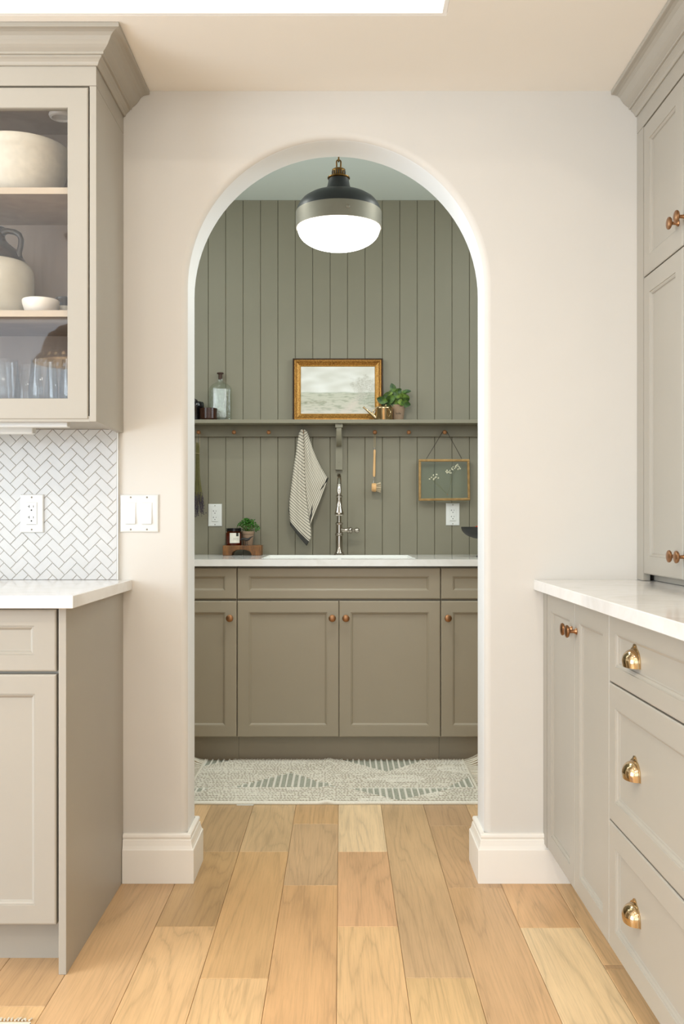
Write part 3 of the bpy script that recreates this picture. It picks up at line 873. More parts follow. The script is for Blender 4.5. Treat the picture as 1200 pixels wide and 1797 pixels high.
# ================================================================== PANTRY CABINETS
DF = 4.352; TK = 4.427; PT = 0.921
def pantry_cab(x0, x1, label, doors, knobs, dtype):
    t = thing('base_cabinet', label, 'cabinet', ((x0 + x1) / 2, 4.67, 0))
    mb = MB(); mb.box(x0 + 0.0005, x1 - 0.0005, DF + 0.021, DF + 0.039, 0.119, PT - 0.0315)
    mb.box(x0 + 0.0005, x0 + 0.018, DF + 0.039, PY - 0.002, 0.119, PT - 0.0315); mb.box(x1 - 0.018, x1 - 0.0005, DF + 0.039, PY - 0.002, 0.119, PT - 0.0315)
    mb.box(x0 + 0.018, x1 - 0.018, DF + 0.039, PY - 0.002, 0.119, 0.137)
    obj('body', mb, 'cab_dark', t)
    mb = MB(); mb.box(x0, x1, TK, TK + 0.018, 0.0, 0.119); obj('toe_kick', mb, 'cab_dark', t)
    front(dtype, '-y', x0 + 0.0012, DF, 0.7425, x1 - x0 - 0.0024, 0.138, 0.0515, 0.036, 'cab_dark', t)
    n = len(doors); 
    for i, (a, b) in enumerate(doors):
        d = front('door', '-y', a + 0.0012, DF, 0.1225, b - a - 0.0024, 0.6105, 0.0515, 0.0505, 'cab_dark', t)
        knob(d, '-y', knobs[i], DF, 0.6575)
pantry_cab(-0.466, 0.448, 'wide pantry sink cabinet with two doors below the faucet', [(-0.466, -0.0085), (-0.0085, 0.448)], [-0.0385, 0.0225], 'false_front')
pantry_cab(-0.923, -0.467, 'narrow pantry base cabinet left of the sink cabinet', [(-0.923, -0.467)], [-0.497], 'drawer')
pantry_cab(0.449, 0.905, 'narrow pantry base cabinet right of the sink cabinet', [(0.449, 0.905)], [0.4795], 'drawer')
# pantry worktop with a sink cutout
SX0, SX1, SY0, SY1 = -0.365, 0.342, 4.44, 4.870
mb = MB(); F0, B0 = 4.326, PY - 0.001
for (a, b, c, d) in ((-1.345, SX0, F0, B0), (SX1, 1.345, F0, B0), (SX0, SX1, F0, SY0), (SX0, SX1, SY1, B0)): mb.box(a, b, c, d, PT - 0.0305, PT)
o = obj('worktop', mb, 'quartz'); tag(o, 'white quartz worktop of the pantry around the sink', 'worktop')
t = thing('sink', 'white undermount sink set in the pantry worktop', 'sink', (0, 4.65, PT - 0.2))
mb = MB(); r_ = [(-0.012, -0.012, -0.032), (0.004, 0.004, -0.032), (0.012, 0.012, -0.22), (0.03, 0.03, -0.235)]
W_, D_ = SX1 - SX0, SY1 - SY0
tf = lambda u, v, n: (SX0 + u, SY0 + v, PT + n)
mb.loops(W_, D_, [(-0.012, -0.012, -0.245)] + r_, tf); obj('basin', mb, 'sink', t)
mb = MB(); mb.lathe([(0.0, -0.2345), (0.035, -0.2345), (0.035, -0.2325), (0.02, -0.2335), (0, -0.2335)], ((SX0 + SX1) / 2, 4.66, PT), 20); obj('drain', mb, 'nickel', t, 40)
# worktop lip inside cutout reads as white rim
mb = MB(); mb.loops(W_ - 0.001, D_ - 0.001, [(0, 0, -0.0310), (0, 0, 0.0008), (0.006, 0.006, 0.0012), (0.007, 0.007, -0.0305)], lambda u, v, n: (SX0 + 0.0005 + u, SY0 + 0.0005 + v, PT + n), hole=True)
obj('rim', mb, 'sink', t)

# ================================================================== PANTRY SHELF WITH PEG RAIL
SHZ = 1.5835; SHT = 0.0185; SHF = 4.850
t = thing('wall_shelf', 'painted pantry shelf with peg rail and bracket below, over the sink', 'shelf', (0, 4.93, SHZ))
mb = MB(); mb.box(-1.348, 1.348, SHF, PY - 0.0005, SHZ, SHZ + SHT); obj('shelf_board', mb, 'panel', t, bev=0.0015)
mb = MB(); mb.box(-1.348, 1.348, PY - 0.019, PY - 0.0005, SHZ - 0.057, SHZ - 0.0003); obj('peg_rail', mb, 'panel', t, bev=0.0012)
pm = MB(); pm.lathe([(0.0055, 0), (0.005, 0.012), (0.0045, 0.024), (0.0062, 0.030), (0.0095, 0.034), (0.0108, 0.039), (0.0095, 0.044), (0.0055, 0.0475), (0, 0.048)], seg=20)
PEG = make_mesh('peg', pm, 'peg', 40)
PEGZ = 1.083 + (VY - 758.5) / 345.0
PEGX = [(q - VX) / 345.0 for q in (286.5, 348.2, 410.4, 471.3, 532.5, 657.6, 717.3, 780.2, 841.5)]
for x in PEGX: inst('peg', PEG, t, (x, PY - 0.019, PEGZ), (radians(90), 0, 0))
def bracket(bx):
    mb = MB()
    mb.box(bx - 0.018, bx + 0.018, PY - 0.026, PY - 0.0195 + 0.019, 1.356, SHZ - 0.0003)      # back leg
    mb.box(bx - 0.0185, bx + 0.0185, SHF + 0.014, PY - 0.026, SHZ - 0.020, SHZ - 0.0003)         # top arm
    N = 14; outer = []; inner = []
    for i in range(N + 1):
        a = pi / 2 * i / N
        outer.append((SHF + 0.020 + 0.0 + 0.085 * (1 - cos(a)), SHZ - 0.020 - 0.088 * sin(a)))
        inner.append((SHF + 0.042 + 0.063 * (1 - cos(a)), SHZ - 0.020 - 0.062 * sin(a)))
    poly = outer + [(PY - 0.026, SHZ - 0.108), (PY - 0.026, SHZ - 0.082)] + inner[::-1]
    mb.prism(poly, bx - 0.0130, bx + 0.0130, 'x')
    mb.lathe([(0, 0.0), (0.003, 0.0), (0.003, 0.0012), (0, 0.0015)], (bx, PY - 0.026, 1.395), 10, '-y')
    obj('bracket', mb, 'panel', t, bev=0.0025)
bracket((594.7 - VX) / 345.0); bracket(-1.08); bracket(1.06)

# ================================================================== PENDANT
PXX, PYY = PEND
t = thing('pendant_light', 'black and steel dome pendant with lit opal glass hanging in the pantry', 'pendant lamp', (PXX, PYY, CEIL))
s_ = FPX / PYY
zz = lambda y: EYE + (VY - y) / s_
R_ = 75.0 / s_
zb = zz(401)                       # bottom of the steel band at the sides
zt_ = zz(373)
mb = MB(); mb.lathe([(R_, zt_), (R_ * 1.005, zt_ - 0.004), (R_ * 1.005, zb), (R_ * 0.985, zb - 0.0005), (R_ * 0.96, zb + 0.01), (R_ * 0.96, zt_ - 0.002)], (PXX, PYY, 0), 64, cap=False)
obj('metal_band', mb, 'steel_band', t, 30)
mb = MB(); a_ = radians(-78)
sxp, syp, szp = PXX + R_ * 1.005 * cos(a_), PYY + R_ * 1.005 * sin(a_), zb + 0.034
mb.lathe([(0, -0.002), (0.0075, -0.002), (0.0075, 0.0015), (0.005, 0.0035), (0, 0.004)], (sxp, syp, szp), 16, '-y'); obj('screw', mb, 'steel_band', t, 40)
dome = [(R_ * 0.985, zt_), (R_ * 0.975, zt_ + 0.012), (R_ * 0.93, zt_ + 0.030), (R_ * 0.84, zt_ + 0.048), (R_ * 0.70, zt_ + 0.063), (R_ * 0.52, zt_ + 0.073), (R_ * 0.38, zt_ + 0.077),
        (R_ * 0.335, zt_ + 0.080), (R_ * 0.30, zt_ + 0.090), (R_ * 0.265, zt_ + 0.104), (R_ * 0.243, zt_ + 0.120), (R_ * 0.235, zt_ + 0.131), (R_ * 0.2, zt_ + 0.132), (0.0, zt_ + 0.132)]
mb = MB(); mb.lathe(dome, (PXX, PYY, 0), 64, cap=False); obj('dome', mb, 'lamp_black', t, 40)
zc = zt_ + 0.130
mb = MB(); mb.lathe([(R_ * 0.235, zc), (R_ * 0.262, zc + 0.003), (R_ * 0.262, zc + 0.007), (R_ * 0.22, zc + 0.010), (R_ * 0.16, zc + 0.012), (R_ * 0.150, zc + 0.015), (R_ * 0.150, zc + 0.032),
                     (R_ * 0.158, zc + 0.034), (R_ * 0.155, zc + 0.038), (R_ * 0.11, zc + 0.042), (R_ * 0.04, zc + 0.044), (0, zc + 0.044)], (PXX, PYY, 0), 40, cap=False)
cp = obj('cap', mb, 'antique_brass', t, 40)
mb = MB()
for k in range(16):
    a = 2 * pi * k / 16; x, y = PXX + cos(a) * R_ * 0.152, PYY + sin(a) * R_ * 0.152
    mb.lathe([(0.0022, zc + 0.016), (0.0022, zc + 0.031)], (x, y, 0), 6)
obj('fluting', mb, 'iron', cp)
# chain links
zl = zc + 0.0425; k = 0
while zl < CEIL - 0.05:
    pts = []
    for i in range(16):
        a = 2 * pi * i / 16; u, v = 0.0085 * cos(a), 0.0085 * sin(a) + (0.0085 if sin(a) >= 0 else -0.0085)
        pts.append((PXX + (u if k % 2 == 0 else 0), PYY + (0 if k % 2 == 0 else u), zl + 0.017 + v))
    mb = MB(); mb.tube(pts, 0.0030, 8, closed=True); obj('chain_link', mb, 'antique_brass', t, 60)
    zl += 0.0275; k += 1
mb = MB(); mb.lathe([(0.0, zl + 0.004), (0.012, zl + 0.006), (0.05, CEIL - 0.012), (0.055, CEIL - 0.0005), (0, CEIL - 0.0005)], (PXX, PYY, 0), 32); obj('canopy', mb, 'antique_brass', t, 40)
gl = [(R_ * 0.965, zb + 0.004), (R_ * 0.962, zb - 0.006)]
for i in range(1, 13):
    a = pi / 2 * i / 12; gl.append((R_ * 0.955 * cos(a) ** 0.92 if i < 12 else 0.0, zb - 0.006 - 0.076 * sin(a)))
mb = MB(); mb.lathe(gl, (PXX, PYY, 0), 48, cap=False); obj('glass_bowl', mb, 'opal', t, 60)

# ================================================================== FAUCET
fx = (595.0 - VX) / 347.0 ; fy = 4.915
t = thing('faucet', 'tall polished nickel gooseneck faucet behind the sink', 'faucet', (fx, fy, PT))
mb = MB()
mb.lathe([(0.0, PT), (0.027, PT), (0.027, PT + 0.005), (0.0225, PT + 0.009), (0.0215, PT + 0.014), (0.019, PT + 0.017), (0.0175, PT + 0.020), (0.0172, 1.019), (0.0205, 1.021), (0.0215, 1.026), (0.0205, 1.030),
          (0.0165, 1.033), (0.016, 1.075), (0.019, 1.078), (0.0195, 1.082), (0.0165, 1.086), (0.0115, 1.088), (0.0, 1.088)], (fx, fy, 0), 28)
obj('body', mb, 'nickel', t, 35)
AR_ = 0.108; pts = [(fx, fy, 1.086 + q * 0.032) for q in range(5)]
for i in range(0, 15):
    a = pi * i / 14; pts.append((fx, fy - AR_ + AR_ * cos(a), 1.2145 + AR_ * sin(a)))
pts.append((fx, fy - 2 * AR_, 1.212))
mb = MB(); mb.tube(pts, 0.0112, 16); obj('gooseneck', mb, 'nickel', t, 60)
mb = MB(); hy = fy - 2 * AR_
mb.lathe([(0.0, 1.118), (0.016, 1.118), (0.019, 1.121), (0.0225, 1.124), (0.0235, 1.130), (0.0215, 1.137), (0.0185, 1.147), (0.0155, 1.160), (0.0142, 1.164), (0.0155, 1.167), (0.0142, 1.170),
          (0.0138, 1.208), (0.0165, 1.211), (0.0165, 1.216), (0.0125, 1.219), (0.0112, 1.2195)], (fx, hy, 0), 28)
obj('spray_head', mb, 'nickel', t, 35)
mb = MB(); hz = EYE + (VY - 930.5) / 346.0
mb.lathe([(0.013, 0.010), (0.0115, 0.02), (0.010, 0.030), (0.0105, 0.040), (0.0145, 0.042), (0.0155, 0.047), (0.013, 0.051), (0.0155, 0.055), (0.0165, 0.060), (0.0135, 0.065), (0.007, 0.068), (0.0062, 0.075),
          (0.0095, 0.079), (0.0130, 0.086), (0.0135, 0.092), (0.0115, 0.099), (0.006, 0.103), (0.0, 0.104)], (fx, fy, hz), 24, 'x')
obj('lever_handle', mb, 'nickel', t, 40)

# ================================================================== OBJECT HELPERS FOR THE PANTRY
def W(px, py, d):
    s = FPX / d; return (VX * 0 + (px - VX) / s, d, EYE + (VY - py) / s)
ST = SHZ + SHT                     # top of the shelf
# painting
def painting():
    d = 4.950; s = FPX / d
    x0, x1 = (513.5 - VX) / s, (671.8 - VX) / s; zt = EYE + (VY - 628.5) / s; zb = ST + 0.0005
    wd, ht = x1 - x0, zt - zb
    t = thing('framed_painting', 'pale misty landscape painting in a gilded frame leaning on the pantry shelf', 'painting', ((x0 + x1) / 2, d, zb))
    lean = 0.02
    def tf(u, v, n): return (x0 + u, d - n * 1.0 + v * lean + 0.0, zb + v)
    st = [(0, 0, -0.021), (0, 0, -0.002), (0.002, 0.002, 0.0), (0.0055, 0.0055, 0.0), (0.0068, 0.0068, -0.008), (0.0080, 0.0080, -0.008)]
    obj('frame_edge', MB().loops(wd, ht, st, tf, hole=True), 'frame_dark', t)
    st = [(0.0068, 0.0068, -0.012), (0.0075, 0.0075, 0.004), (0.010, 0.010, 0.0065), (0.0135, 0.0135, 0.006), (0.0155, 0.0155, 0.002), (0.018, 0.018, 0.0025), (0.021, 0.021, -0.001), (0.026, 0.026, -0.004), (0.0355, 0.0355, -0.009), (0.0370, 0.0370, -0.0075)]
    obj('frame_moulding', MB().loops(wd, ht, st, tf, hole=True), 'frame_gold', t)
    st = [(0.0365, 0.0365, -0.014), (0.0370, 0.0370, -0.0065), (0.0385, 0.0385, -0.0055), (0.0405, 0.0405, -0.0075), (0.0415, 0.0415, -0.014)]
    obj('inner_lip', MB().loops(wd, ht, st, tf, hole=True), 'frame_bright', t)
    # canvas with the picture as vertex colours
    NX, NZ = 150, 100; ix, iz = 0.041, 0.041
    vs = []; cs = []
    def lerp(a, b, f): f = max(0, min(1, f)); return [a[i] + (b[i] - a[i]) * f for i in range(3)]
    for j in range(NZ + 1):
        for i in range(NX + 1):
            u, v = i / NX, j / NZ
            vs.append(tf(ix + u * (wd - 2 * ix), iz + v * (ht - 2 * iz), -0.010))
            n1 = noise.noise(Vector((u * 5, v * 9, 1.3))); n2 = noise.noise(Vector((u * 22, v * 60, 4.1))); n3 = noise.noise(Vector((u * 60, v * 60, 8.1)))
            n4 = noise.noise(Vector((u * 9, v * 30, 2.2)))
            sky = lerp((212, 210, 200), (232, 231, 225), 0.5 + n1 * 0.9)
            hor = 0.435 + 0.012 * noise.noise(Vector((u * 6, 0, 0)))
            c = sky
            if v < hor:
                f = (hor - v) / hor
                base = lerp((196, 196, 178), (206, 200, 186), f)
                c = lerp(base, (164, 166, 146), max(0, n4 * 1.4 + n2 * 0.9))
                c = lerp(c, (216, 210, 202), max(0, (f - 0.75) * 3))
                c = lerp(c, (214, 202, 190), 0.8 * max(0, 1 - abs(u - 0.72 + (f - 0.5) * 0.28) / 0.10))
                if u < 0.35: c = lerp(c, (140, 138, 116), max(0, 0.9 - abs(v - 0.24) / 0.05) * (0.5 + n2))
            elif v < hor + 0.03: c = lerp((178, 182, 166), sky, (v - hor) / 0.03)
            du, dv = (u - 0.86) / 0.19, (v - 0.60) / 0.22
            q = 1 - (du * du + dv * dv) + 0.9 * noise.noise(Vector((u * 14, v * 14, 7)))
            if q > 0: c = lerp(c, (176, 172, 158), min(0.75, q * 1.2) * (0.45 + 1.2 * max(0, n3 + 0.15)))
            du, dv = (u - 0.90) / 0.2, (v - 0.32) / 0.16
            q = 1 - (du * du + dv * dv) + 0.5 * n2
            if q > 0: c = lerp(c, (150, 158, 142), min(0.6, q * 0.9) * (0.6 + n3))
            cs.append(c)
    fs = [(j * (NX + 1) + i, j * (NX + 1) + i + 1, (j + 1) * (NX + 1) + i + 1, (j + 1) * (NX + 1) + i) for j in range(NZ) for i in range(NX)]
    cv = obj('canvas', MB().add(vs, fs), 'canvas', t)
    at = cv.data.color_attributes.new('col', 'FLOAT_COLOR', 'POINT')
    at.data.foreach_set('color', [q for c in cs for q in srgb(*c)])
painting()

# bottle
d = 4.955; bx = (386.5 - VX) * d / FPX; sb = FPX / d
t = thing('glass_bottle', 'clear embossed glass bottle with dark stopper at the left end of the pantry shelf', 'bottle', (bx, d, ST))
hb_ = 0.251; k_ = [(0.0, 0.0), (0.052, 0.0), (0.0575, 0.004), (0.0585, 0.012), (0.0585, 0.160), (0.0560, 0.172), (0.047, 0.185), (0.034, 0.193), (0.020, 0.199), (0.0135, 0.204), (0.0125, 0.212), (0.0125, 0.236), (0.0145, 0.238)]
mb = MB(); mb.lathe([(r, ST + h) for r, h in k_], (bx, d, 0), 36, cap=False, sy=0.41); obj('body', mb, 'bottle_glass', t, 50)
mb = MB(); tf = TF('-y', bx - 0.032, d - 0.0220, ST + 0.02); mb.loops(0.064, 0.145, [(0, 0, -0.004), (0, 0, 0.0015), (0.004, 0.004, 0.0015), (0.006, 0.006, 0.0)], tf); obj('embossed_panel', mb, 'bottle_emboss', t)
mb = MB(); mb.lathe([(0, ST + 0.216), (0.0095, ST + 0.216), (0.0100, ST + 0.243), (0.0165, ST + 0.244), (0.0175, ST + 0.248), (0.0160, ST + 0.2505), (0, ST + 0.251)], (bx, d, 0), 24); obj('stopper', mb, 'cork', t, 40)

# brown pot and dark jar
d = 4.895; x = (366 - VX) * d / FPX
t = thing('brown_pot', 'small ridged brown glazed pot in front of the bottle on the pantry shelf', 'pot', (x, d, ST))
pr = [(0.0, ST), (0.040, ST), (0.0425, ST + 0.004)]
for i in range(7):
    z0 = ST + 0.006 + i * 0.0078; pr += [(0.0440, z0), (0.0446, z0 + 0.003), (0.0440, z0 + 0.006)]
pr += [(0.0442, ST + 0.0600), (0.042, ST + 0.0605), (0.040, ST + 0.055), (0.039, ST + 0.012), (0.0, ST + 0.010)]
mb = MB(); mb.lathe(pr, (x, d, 0), 36); obj('body', mb, 'brown_pot', t, 40)
d = 4.936; x = -0.7440
t = thing('dark_jar', 'black glazed jar with a handle behind the brown pot, partly hidden by the arch', 'jar', (x, d, ST))
mb = MB(); mb.lathe([(0.0, ST), (0.042, ST), (0.044, ST + 0.01), (0.044, ST + 0.062), (0.047, ST + 0.066), (0.047, ST + 0.092), (0.043, ST + 0.097), (0.0, ST + 0.099)], (x, d, 0), 32); obj('body', mb, ['black_pot'], t, 40)
mb = MB(); mb.tube([(x - 0.02, d - 0.035, ST + 0.09), (x - 0.012, d - 0.045, ST + 0.104), (x + 0.004, d - 0.047, ST + 0.106), (x + 0.016, d - 0.040, ST + 0.100), (x + 0.02, d - 0.035, ST + 0.09)], 0.0045, 8); obj('handle', mb, 'black_pot', t, 60)

# watering can
d = 4.896; s = FPX / d; x = (673.5 - VX) / s
t = thing('watering_can', 'small brass watering can with a long spout on the pantry shelf before the painting', 'watering can', (x, d, ST))
mb = MB(); mb.lathe([(0.0, ST), (0.0430, ST), (0.0440, ST + 0.002), (0.0450, ST + 0.055), (0.0455, ST + 0.0565), (0.0465, ST + 0.060), (0.0455, ST + 0.0635), (0.044, ST + 0.065), (0.036, ST + 0.070), (0.018, ST + 0.073), (0.0, ST + 0.0735)], (x, d, 0), 40)
obj('body', mb, 'brass', t, 40)
a = Vector((x - 0.040, d - 0.008, ST + 0.012)); b = Vector(((637 - VX) / s, d - 0.012, EYE + (VY - 714.5) / s))
pts = [a + (b - a) * q for q in (0, 0.3, 0.6, 0.85, 1.0)]
mb = MB(); mb.tube(pts, [0.011, 0.0085, 0.0058, 0.0042, 0.0048], 14); mb.tube([(x - 0.045, d - 0.008, ST + 0.054), (x - 0.053, d - 0.009, ST + 0.048), (x - 0.058, d - 0.009, ST + 0.036), (x - 0.059, d - 0.009, ST + 0.030)], 0.0028, 8)
obj('spout', mb, 'brass', t, 60)
pts = []
for i in range(11):
    q = i / 10; rr = 0.0445 + 0.018 * sin(pi * q); pts.append((x + rr * cos(-1.05), d + rr * sin(-1.05), ST + 0.054 - 0.040 * q))
mb = MB(); mb.tube(pts, 0.0028, 8); obj('handle', mb, 'brass', t, 60)
mb = MB(); mb.sphere((x + 0.01, d, ST + 0.0765), 0.005); obj('lid_knob', mb, 'brass', t, 60)

# leafy plant in clay pot
def leaf_mesh(L=0.04, Wd=0.022, bend=0.25, name='leaf', mat='leaf', n=6):
    vs = []; fs = []
    for i in range(n + 1):
        q = i / n; wv = Wd * 0.5 * (sin(pi * min(1, q * 0.96 + 0.02)) ** 0.75); y = L * (q - 0.4); z = -bend * L * q * q
        vs += [(-wv, y, z + wv * 0.25), (-wv * 0.5, y, z + wv * 0.06), (0, y, z), (wv * 0.5, y, z + wv * 0.06), (wv, y, z + wv * 0.25)]
    for i in range(n):
        for k in range(4): fs.append((i * 5 + k, i * 5 + k + 1, i * 5 + k + 6, i * 5 + k + 5))
    me = bpy.data.meshes.new(name); me.from_pydata(vs, [], fs); me.materials.append(M[mat])
    me.polygons.foreach_set('use_smooth', [True] * len(me.polygons)); me.update()
    return me
LEAF = leaf_mesh()
d = 4.942; s = FPX / d; x = (697.5 - VX) / s
t = thing('potted_plant', 'broad-leaved green plant in a clay-coloured pot at the right of the painting', 'potted plant', (x, d, ST))
mb = MB(); mb.lathe([(0, ST), (0.0285, ST), (0.0295, ST + 0.003), (0.0385, ST + 0.078), (0.0395, ST + 0.080), (0.0385, ST + 0.082), (0.036, ST + 0.081), (0.035, ST + 0.072)], (x, d, 0), 32, cap=False); pot = obj('pot', mb, 'clay', t, 40)
mb = MB(); mb.lathe([(0.0355, ST + 0.072), (0.0, ST + 0.075)], (x, d, 0), 20, cap=False); obj('soil', mb, 'soil', t)
LV = [(683, 694, 26, 105, 1.0, (1, 1, 1)), (690, 683, 22, 15, 1.0, (0.75, 0.9, 0.7)), (685, 690, 15, 80, 1.35, (1.5, 1.4, 1.2)), (707, 690, 20, -45, 1.0, (1.5, 1.45, 1.1)), (700, 690, 20, 20, 1.0, (1.3, 1.3, 1.0)),
      (697, 688, 22, -60, 0.9, (0.8, 0.9, 0.7)), (672, 703, 26, 75, 1.0, (0.7, 0.85, 0.7)), (686, 700, 30, 115, 0.95, (0.7, 0.85, 0.7)), (690, 704, 26, 95, 1.1, (1.1, 1.15, 1.0)), (712, 697, 22, -150, 1.0, (0.9, 1.0, 0.8)),
      (704, 697, 24, -165, 0.95, (1.05, 1.1, 0.9)), (700, 703, 22, -130, 1.0, (0.8, 0.9, 0.7)), (703, 706, 20, -95, 1.3, (1.5, 1.4, 1.2)), (708, 708, 26, -105, 1.0, (0.7, 0.85, 0.6)), (694, 700, 18, 60, 1.1, (0.9, 1, 0.8)),
      (697, 695, 18, 40, 1.1, (1.1, 1.15, 0.9)), (712, 687, 20, -75, 0.7, (0.5, 0.7, 0.5)), (690, 697, 22, 135, 1.0, (0.65, 0.8, 0.6)), (698, 701, 16, -20, 1.2, (0.8, 0.9, 0.7)), (702, 700, 20, -70, 1.1, (0.6, 0.75, 0.5)),
      (680, 708, 18, 100, 1.1, (0.5, 0.7, 0.5)), (693, 708, 20, 85, 1.1, (0.6, 0.75, 0.5))]
for i, (px, py, L, ang, wf, c) in enumerate(LV):
    dd = d - 0.045 + 0.05 * rnd.random() if px > 676 else 4.905
    p = W(px, py, dd)
    o = inst('leaf', LEAF, t, p)
    k = (L * 0.76 / sb) / 0.04
    # leaf's own y axis points up in the picture, turned by ang; its face looks to the room, tipped a little
    R = Matrix.Rotation(radians(ang), 4, 'Y').inverted() @ Matrix.Rotation(radians(90 + rnd.uniform(-28, 22)), 4, 'X') @ Matrix.Rotation(rnd.uniform(-0.4, 0.4), 4, 'Y')
    o.rotation_euler = R.to_euler(); o.scale = (k * wf * 1.25, k, k)
    o.color = (c[0], c[1], c[2], 1)
mb = MB()
for (px, py) in ((690, 690), (697, 692), (703, 694), (686, 698), (708, 700), (700, 698)):
    a = Vector((x + rnd.uniform(-0.01, 0.01), d + rnd.uniform(-0.008, 0.008), ST + 0.072)); b = Vector(W(px, py, d)); m_ = (a + b) / 2 + Vector((0, 0, 0.006))
    mb.tube([a, m_, b], 0.0013, 5)
obj('stems', mb, 'stem', t, 60)
# printing on the pot
def text_mesh(txt, size, loc, mat, parent, name, rot=(pi / 2, 0, 0), ext=0.0003):
    cu = bpy.data.curves.new(name, 'FONT'); cu.body = txt; cu.size = size; cu.align_x = 'CENTER'; cu.align_y = 'CENTER'; cu.extrude = ext; cu.resolution_u = 2
    tmp = bpy.data.objects.new('tmp_text', cu); COL.objects.link(tmp)
    dg = bpy.context.evaluated_depsgraph_get(); me = bpy.data.meshes.new_from_object(tmp.evaluated_get(dg))
    bpy.data.objects.remove(tmp); bpy.data.curves.remove(cu)
    me.materials.clear(); me.materials.append(M[mat])
    me.transform(Matrix.Translation(loc) @ Matrix.Rotation(rot[0], 4, 'X'))
    return me
me = text_mesh('lindle', 0.0125, (0, 0, 0), 'ink', None, 'lettering')
for v in me.vertices:                                  # wrap round the pot
    zz_ = ST + 0.037 + v.co.z; rr = 0.0295 + (0.0385 - 0.0295) * (zz_ - ST) / 0.078 + 0.0002
    a = v.co.x / rr + 0.06; dep = 0.0003 if v.co.y < 0 else 0
    v.co = Vector((x + (rr + dep) * sin(a), d - (rr + dep) * cos(a), zz_)) - ORG[t.name]
o = bpy.data.objects.new('lettering', me); COL.objects.link(o); o.parent = pot; ORG[o.name] = ORG[t.name]

# riser, candle, small plant, bird on the worktop
d = 4.835; s = FPX / d; rx0, rx1 = (390.5 - VX) / s, (458 - VX) / s; rz = PT + 0.0505
t = thing('wooden_riser', 'thick brown wooden riser with an arched cutout on the pantry worktop', 'riser', ((rx0 + rx1) / 2, d + 0.05, PT))
ac = (423.5 - VX) / s; ar = 17.5 / s
poly = [(rx0, PT + 0.0002), (rx0, rz), (rx1, rz), (rx1, PT + 0.0002), (ac + ar, PT + 0.0002)]
for i in range(1, 12):
    a = pi * i / 12; poly.append((ac + ar * cos(a), PT + 0.0002 + 0.029 * sin(a) ** 0.7))
poly.append((ac - ar, PT + 0.0002))
mb = MB(); mb.prism(poly, d, d + 0.115, 'y'); obj('block', mb, 'riser', t, bev=0.003)
d2 = 4.877; s2 = FPX / d2
cx = (410 - VX) / s2
t = thing('candle_jar', 'amber glass candle jar with black lid and white label on the wooden riser', 'candle', (cx, d2, rz))
mb = MB(); mb.lathe([(0.0, rz), (0.037, rz), (0.0395, rz + 0.003), (0.0395, rz + 0.064), (0.036, rz + 0.068), (0.036, rz + 0.072)], (cx, d2, 0), 36, cap=False); jar = obj('jar', mb, 'amber', t, 40)
mb = MB(); mb.lathe([(0.0, rz + 0.002), (0.0365, rz + 0.002), (0.0365, rz + 0.058), (0.0, rz + 0.058)], (cx, d2, 0), 28); obj('wax', mb, 'wax', t, 40)
mb = MB(); mb.lathe([(0.0375, rz + 0.070), (0.0385, rz + 0.071), (0.0385, rz + 0.0755), (0.037, rz + 0.0765), (0.037, rz + 0.080), (0.0385, rz + 0.081), (0.0385, rz + 0.085), (0.037, rz + 0.086), (0.0, rz + 0.086)], (cx, d2, 0), 36); obj('lid', mb, 'black_pot', t, 40)
def wrap_patch(a0, a1, z0, z1, r, n=10):
    mb = MB(); vs = []; fs = []
    for i in range(n + 1):
        a = a0 + (a1 - a0) * i / n
        for rr in (r, r + 0.0004):
            for z in (z0, z1): vs.append((cx + rr * sin(a), d2 - rr * cos(a), z))
    for i in range(n):
        o = i * 4; fs += [(o + 2, o + 3, o + 7, o + 6), (o, o + 4, o + 5, o + 1), (o, o + 2, o + 6, o + 4), (o + 1, o + 5, o + 7, o + 3)]
    fs += [(0, 1, 3, 2), (n * 4, n * 4 + 2, n * 4 + 3, n * 4 + 1)]
    return mb.add(vs, fs)
lb = obj('label', wrap_patch(-0.40, 0.95, rz + 0.012, rz + 0.062, 0.0397), 'paper', jar, 40)
mb = wrap_patch(0.42, 0.74, rz + 0.046, rz + 0.062, 0.0402, 4); mb2 = wrap_patch(0.05, 0.75, rz + 0.0345, rz + 0.0355, 0.0402, 6); mb3 = wrap_patch(0.0, 0.75, rz + 0.0275, rz + 0.0282, 0.0402, 6)
mb.add(mb2.v, mb2.f); mb.add(mb3.v, mb3.f); obj('print', mb, 'ink', jar)
d3 = 4.915; s3 = FPX / d3; gx = (434.5 - VX) / s3
t = thing('potted_plant', 'small bushy green plant in a clay pot on the wooden riser', 'potted plant', (gx, d3, rz))
mb = MB(); mb.lathe([(0, rz), (0.024, rz), (0.025, rz + 0.002), (0.0310, rz + 0.056), (0.0335, rz + 0.057), (0.0345, rz + 0.068), (0.033, rz + 0.070), (0.030, rz + 0.069), (0.029, rz + 0.060)], (gx, d3, 0), 32, cap=False); obj('pot', mb, 'clay', t, 40)
mb = MB(); mb.lathe([(0.0295, rz + 0.062), (0.0, rz + 0.064)], (gx, d3, 0), 20, cap=False); obj('soil', mb, 'soil', t)
mb = MB(); st_ = MB()
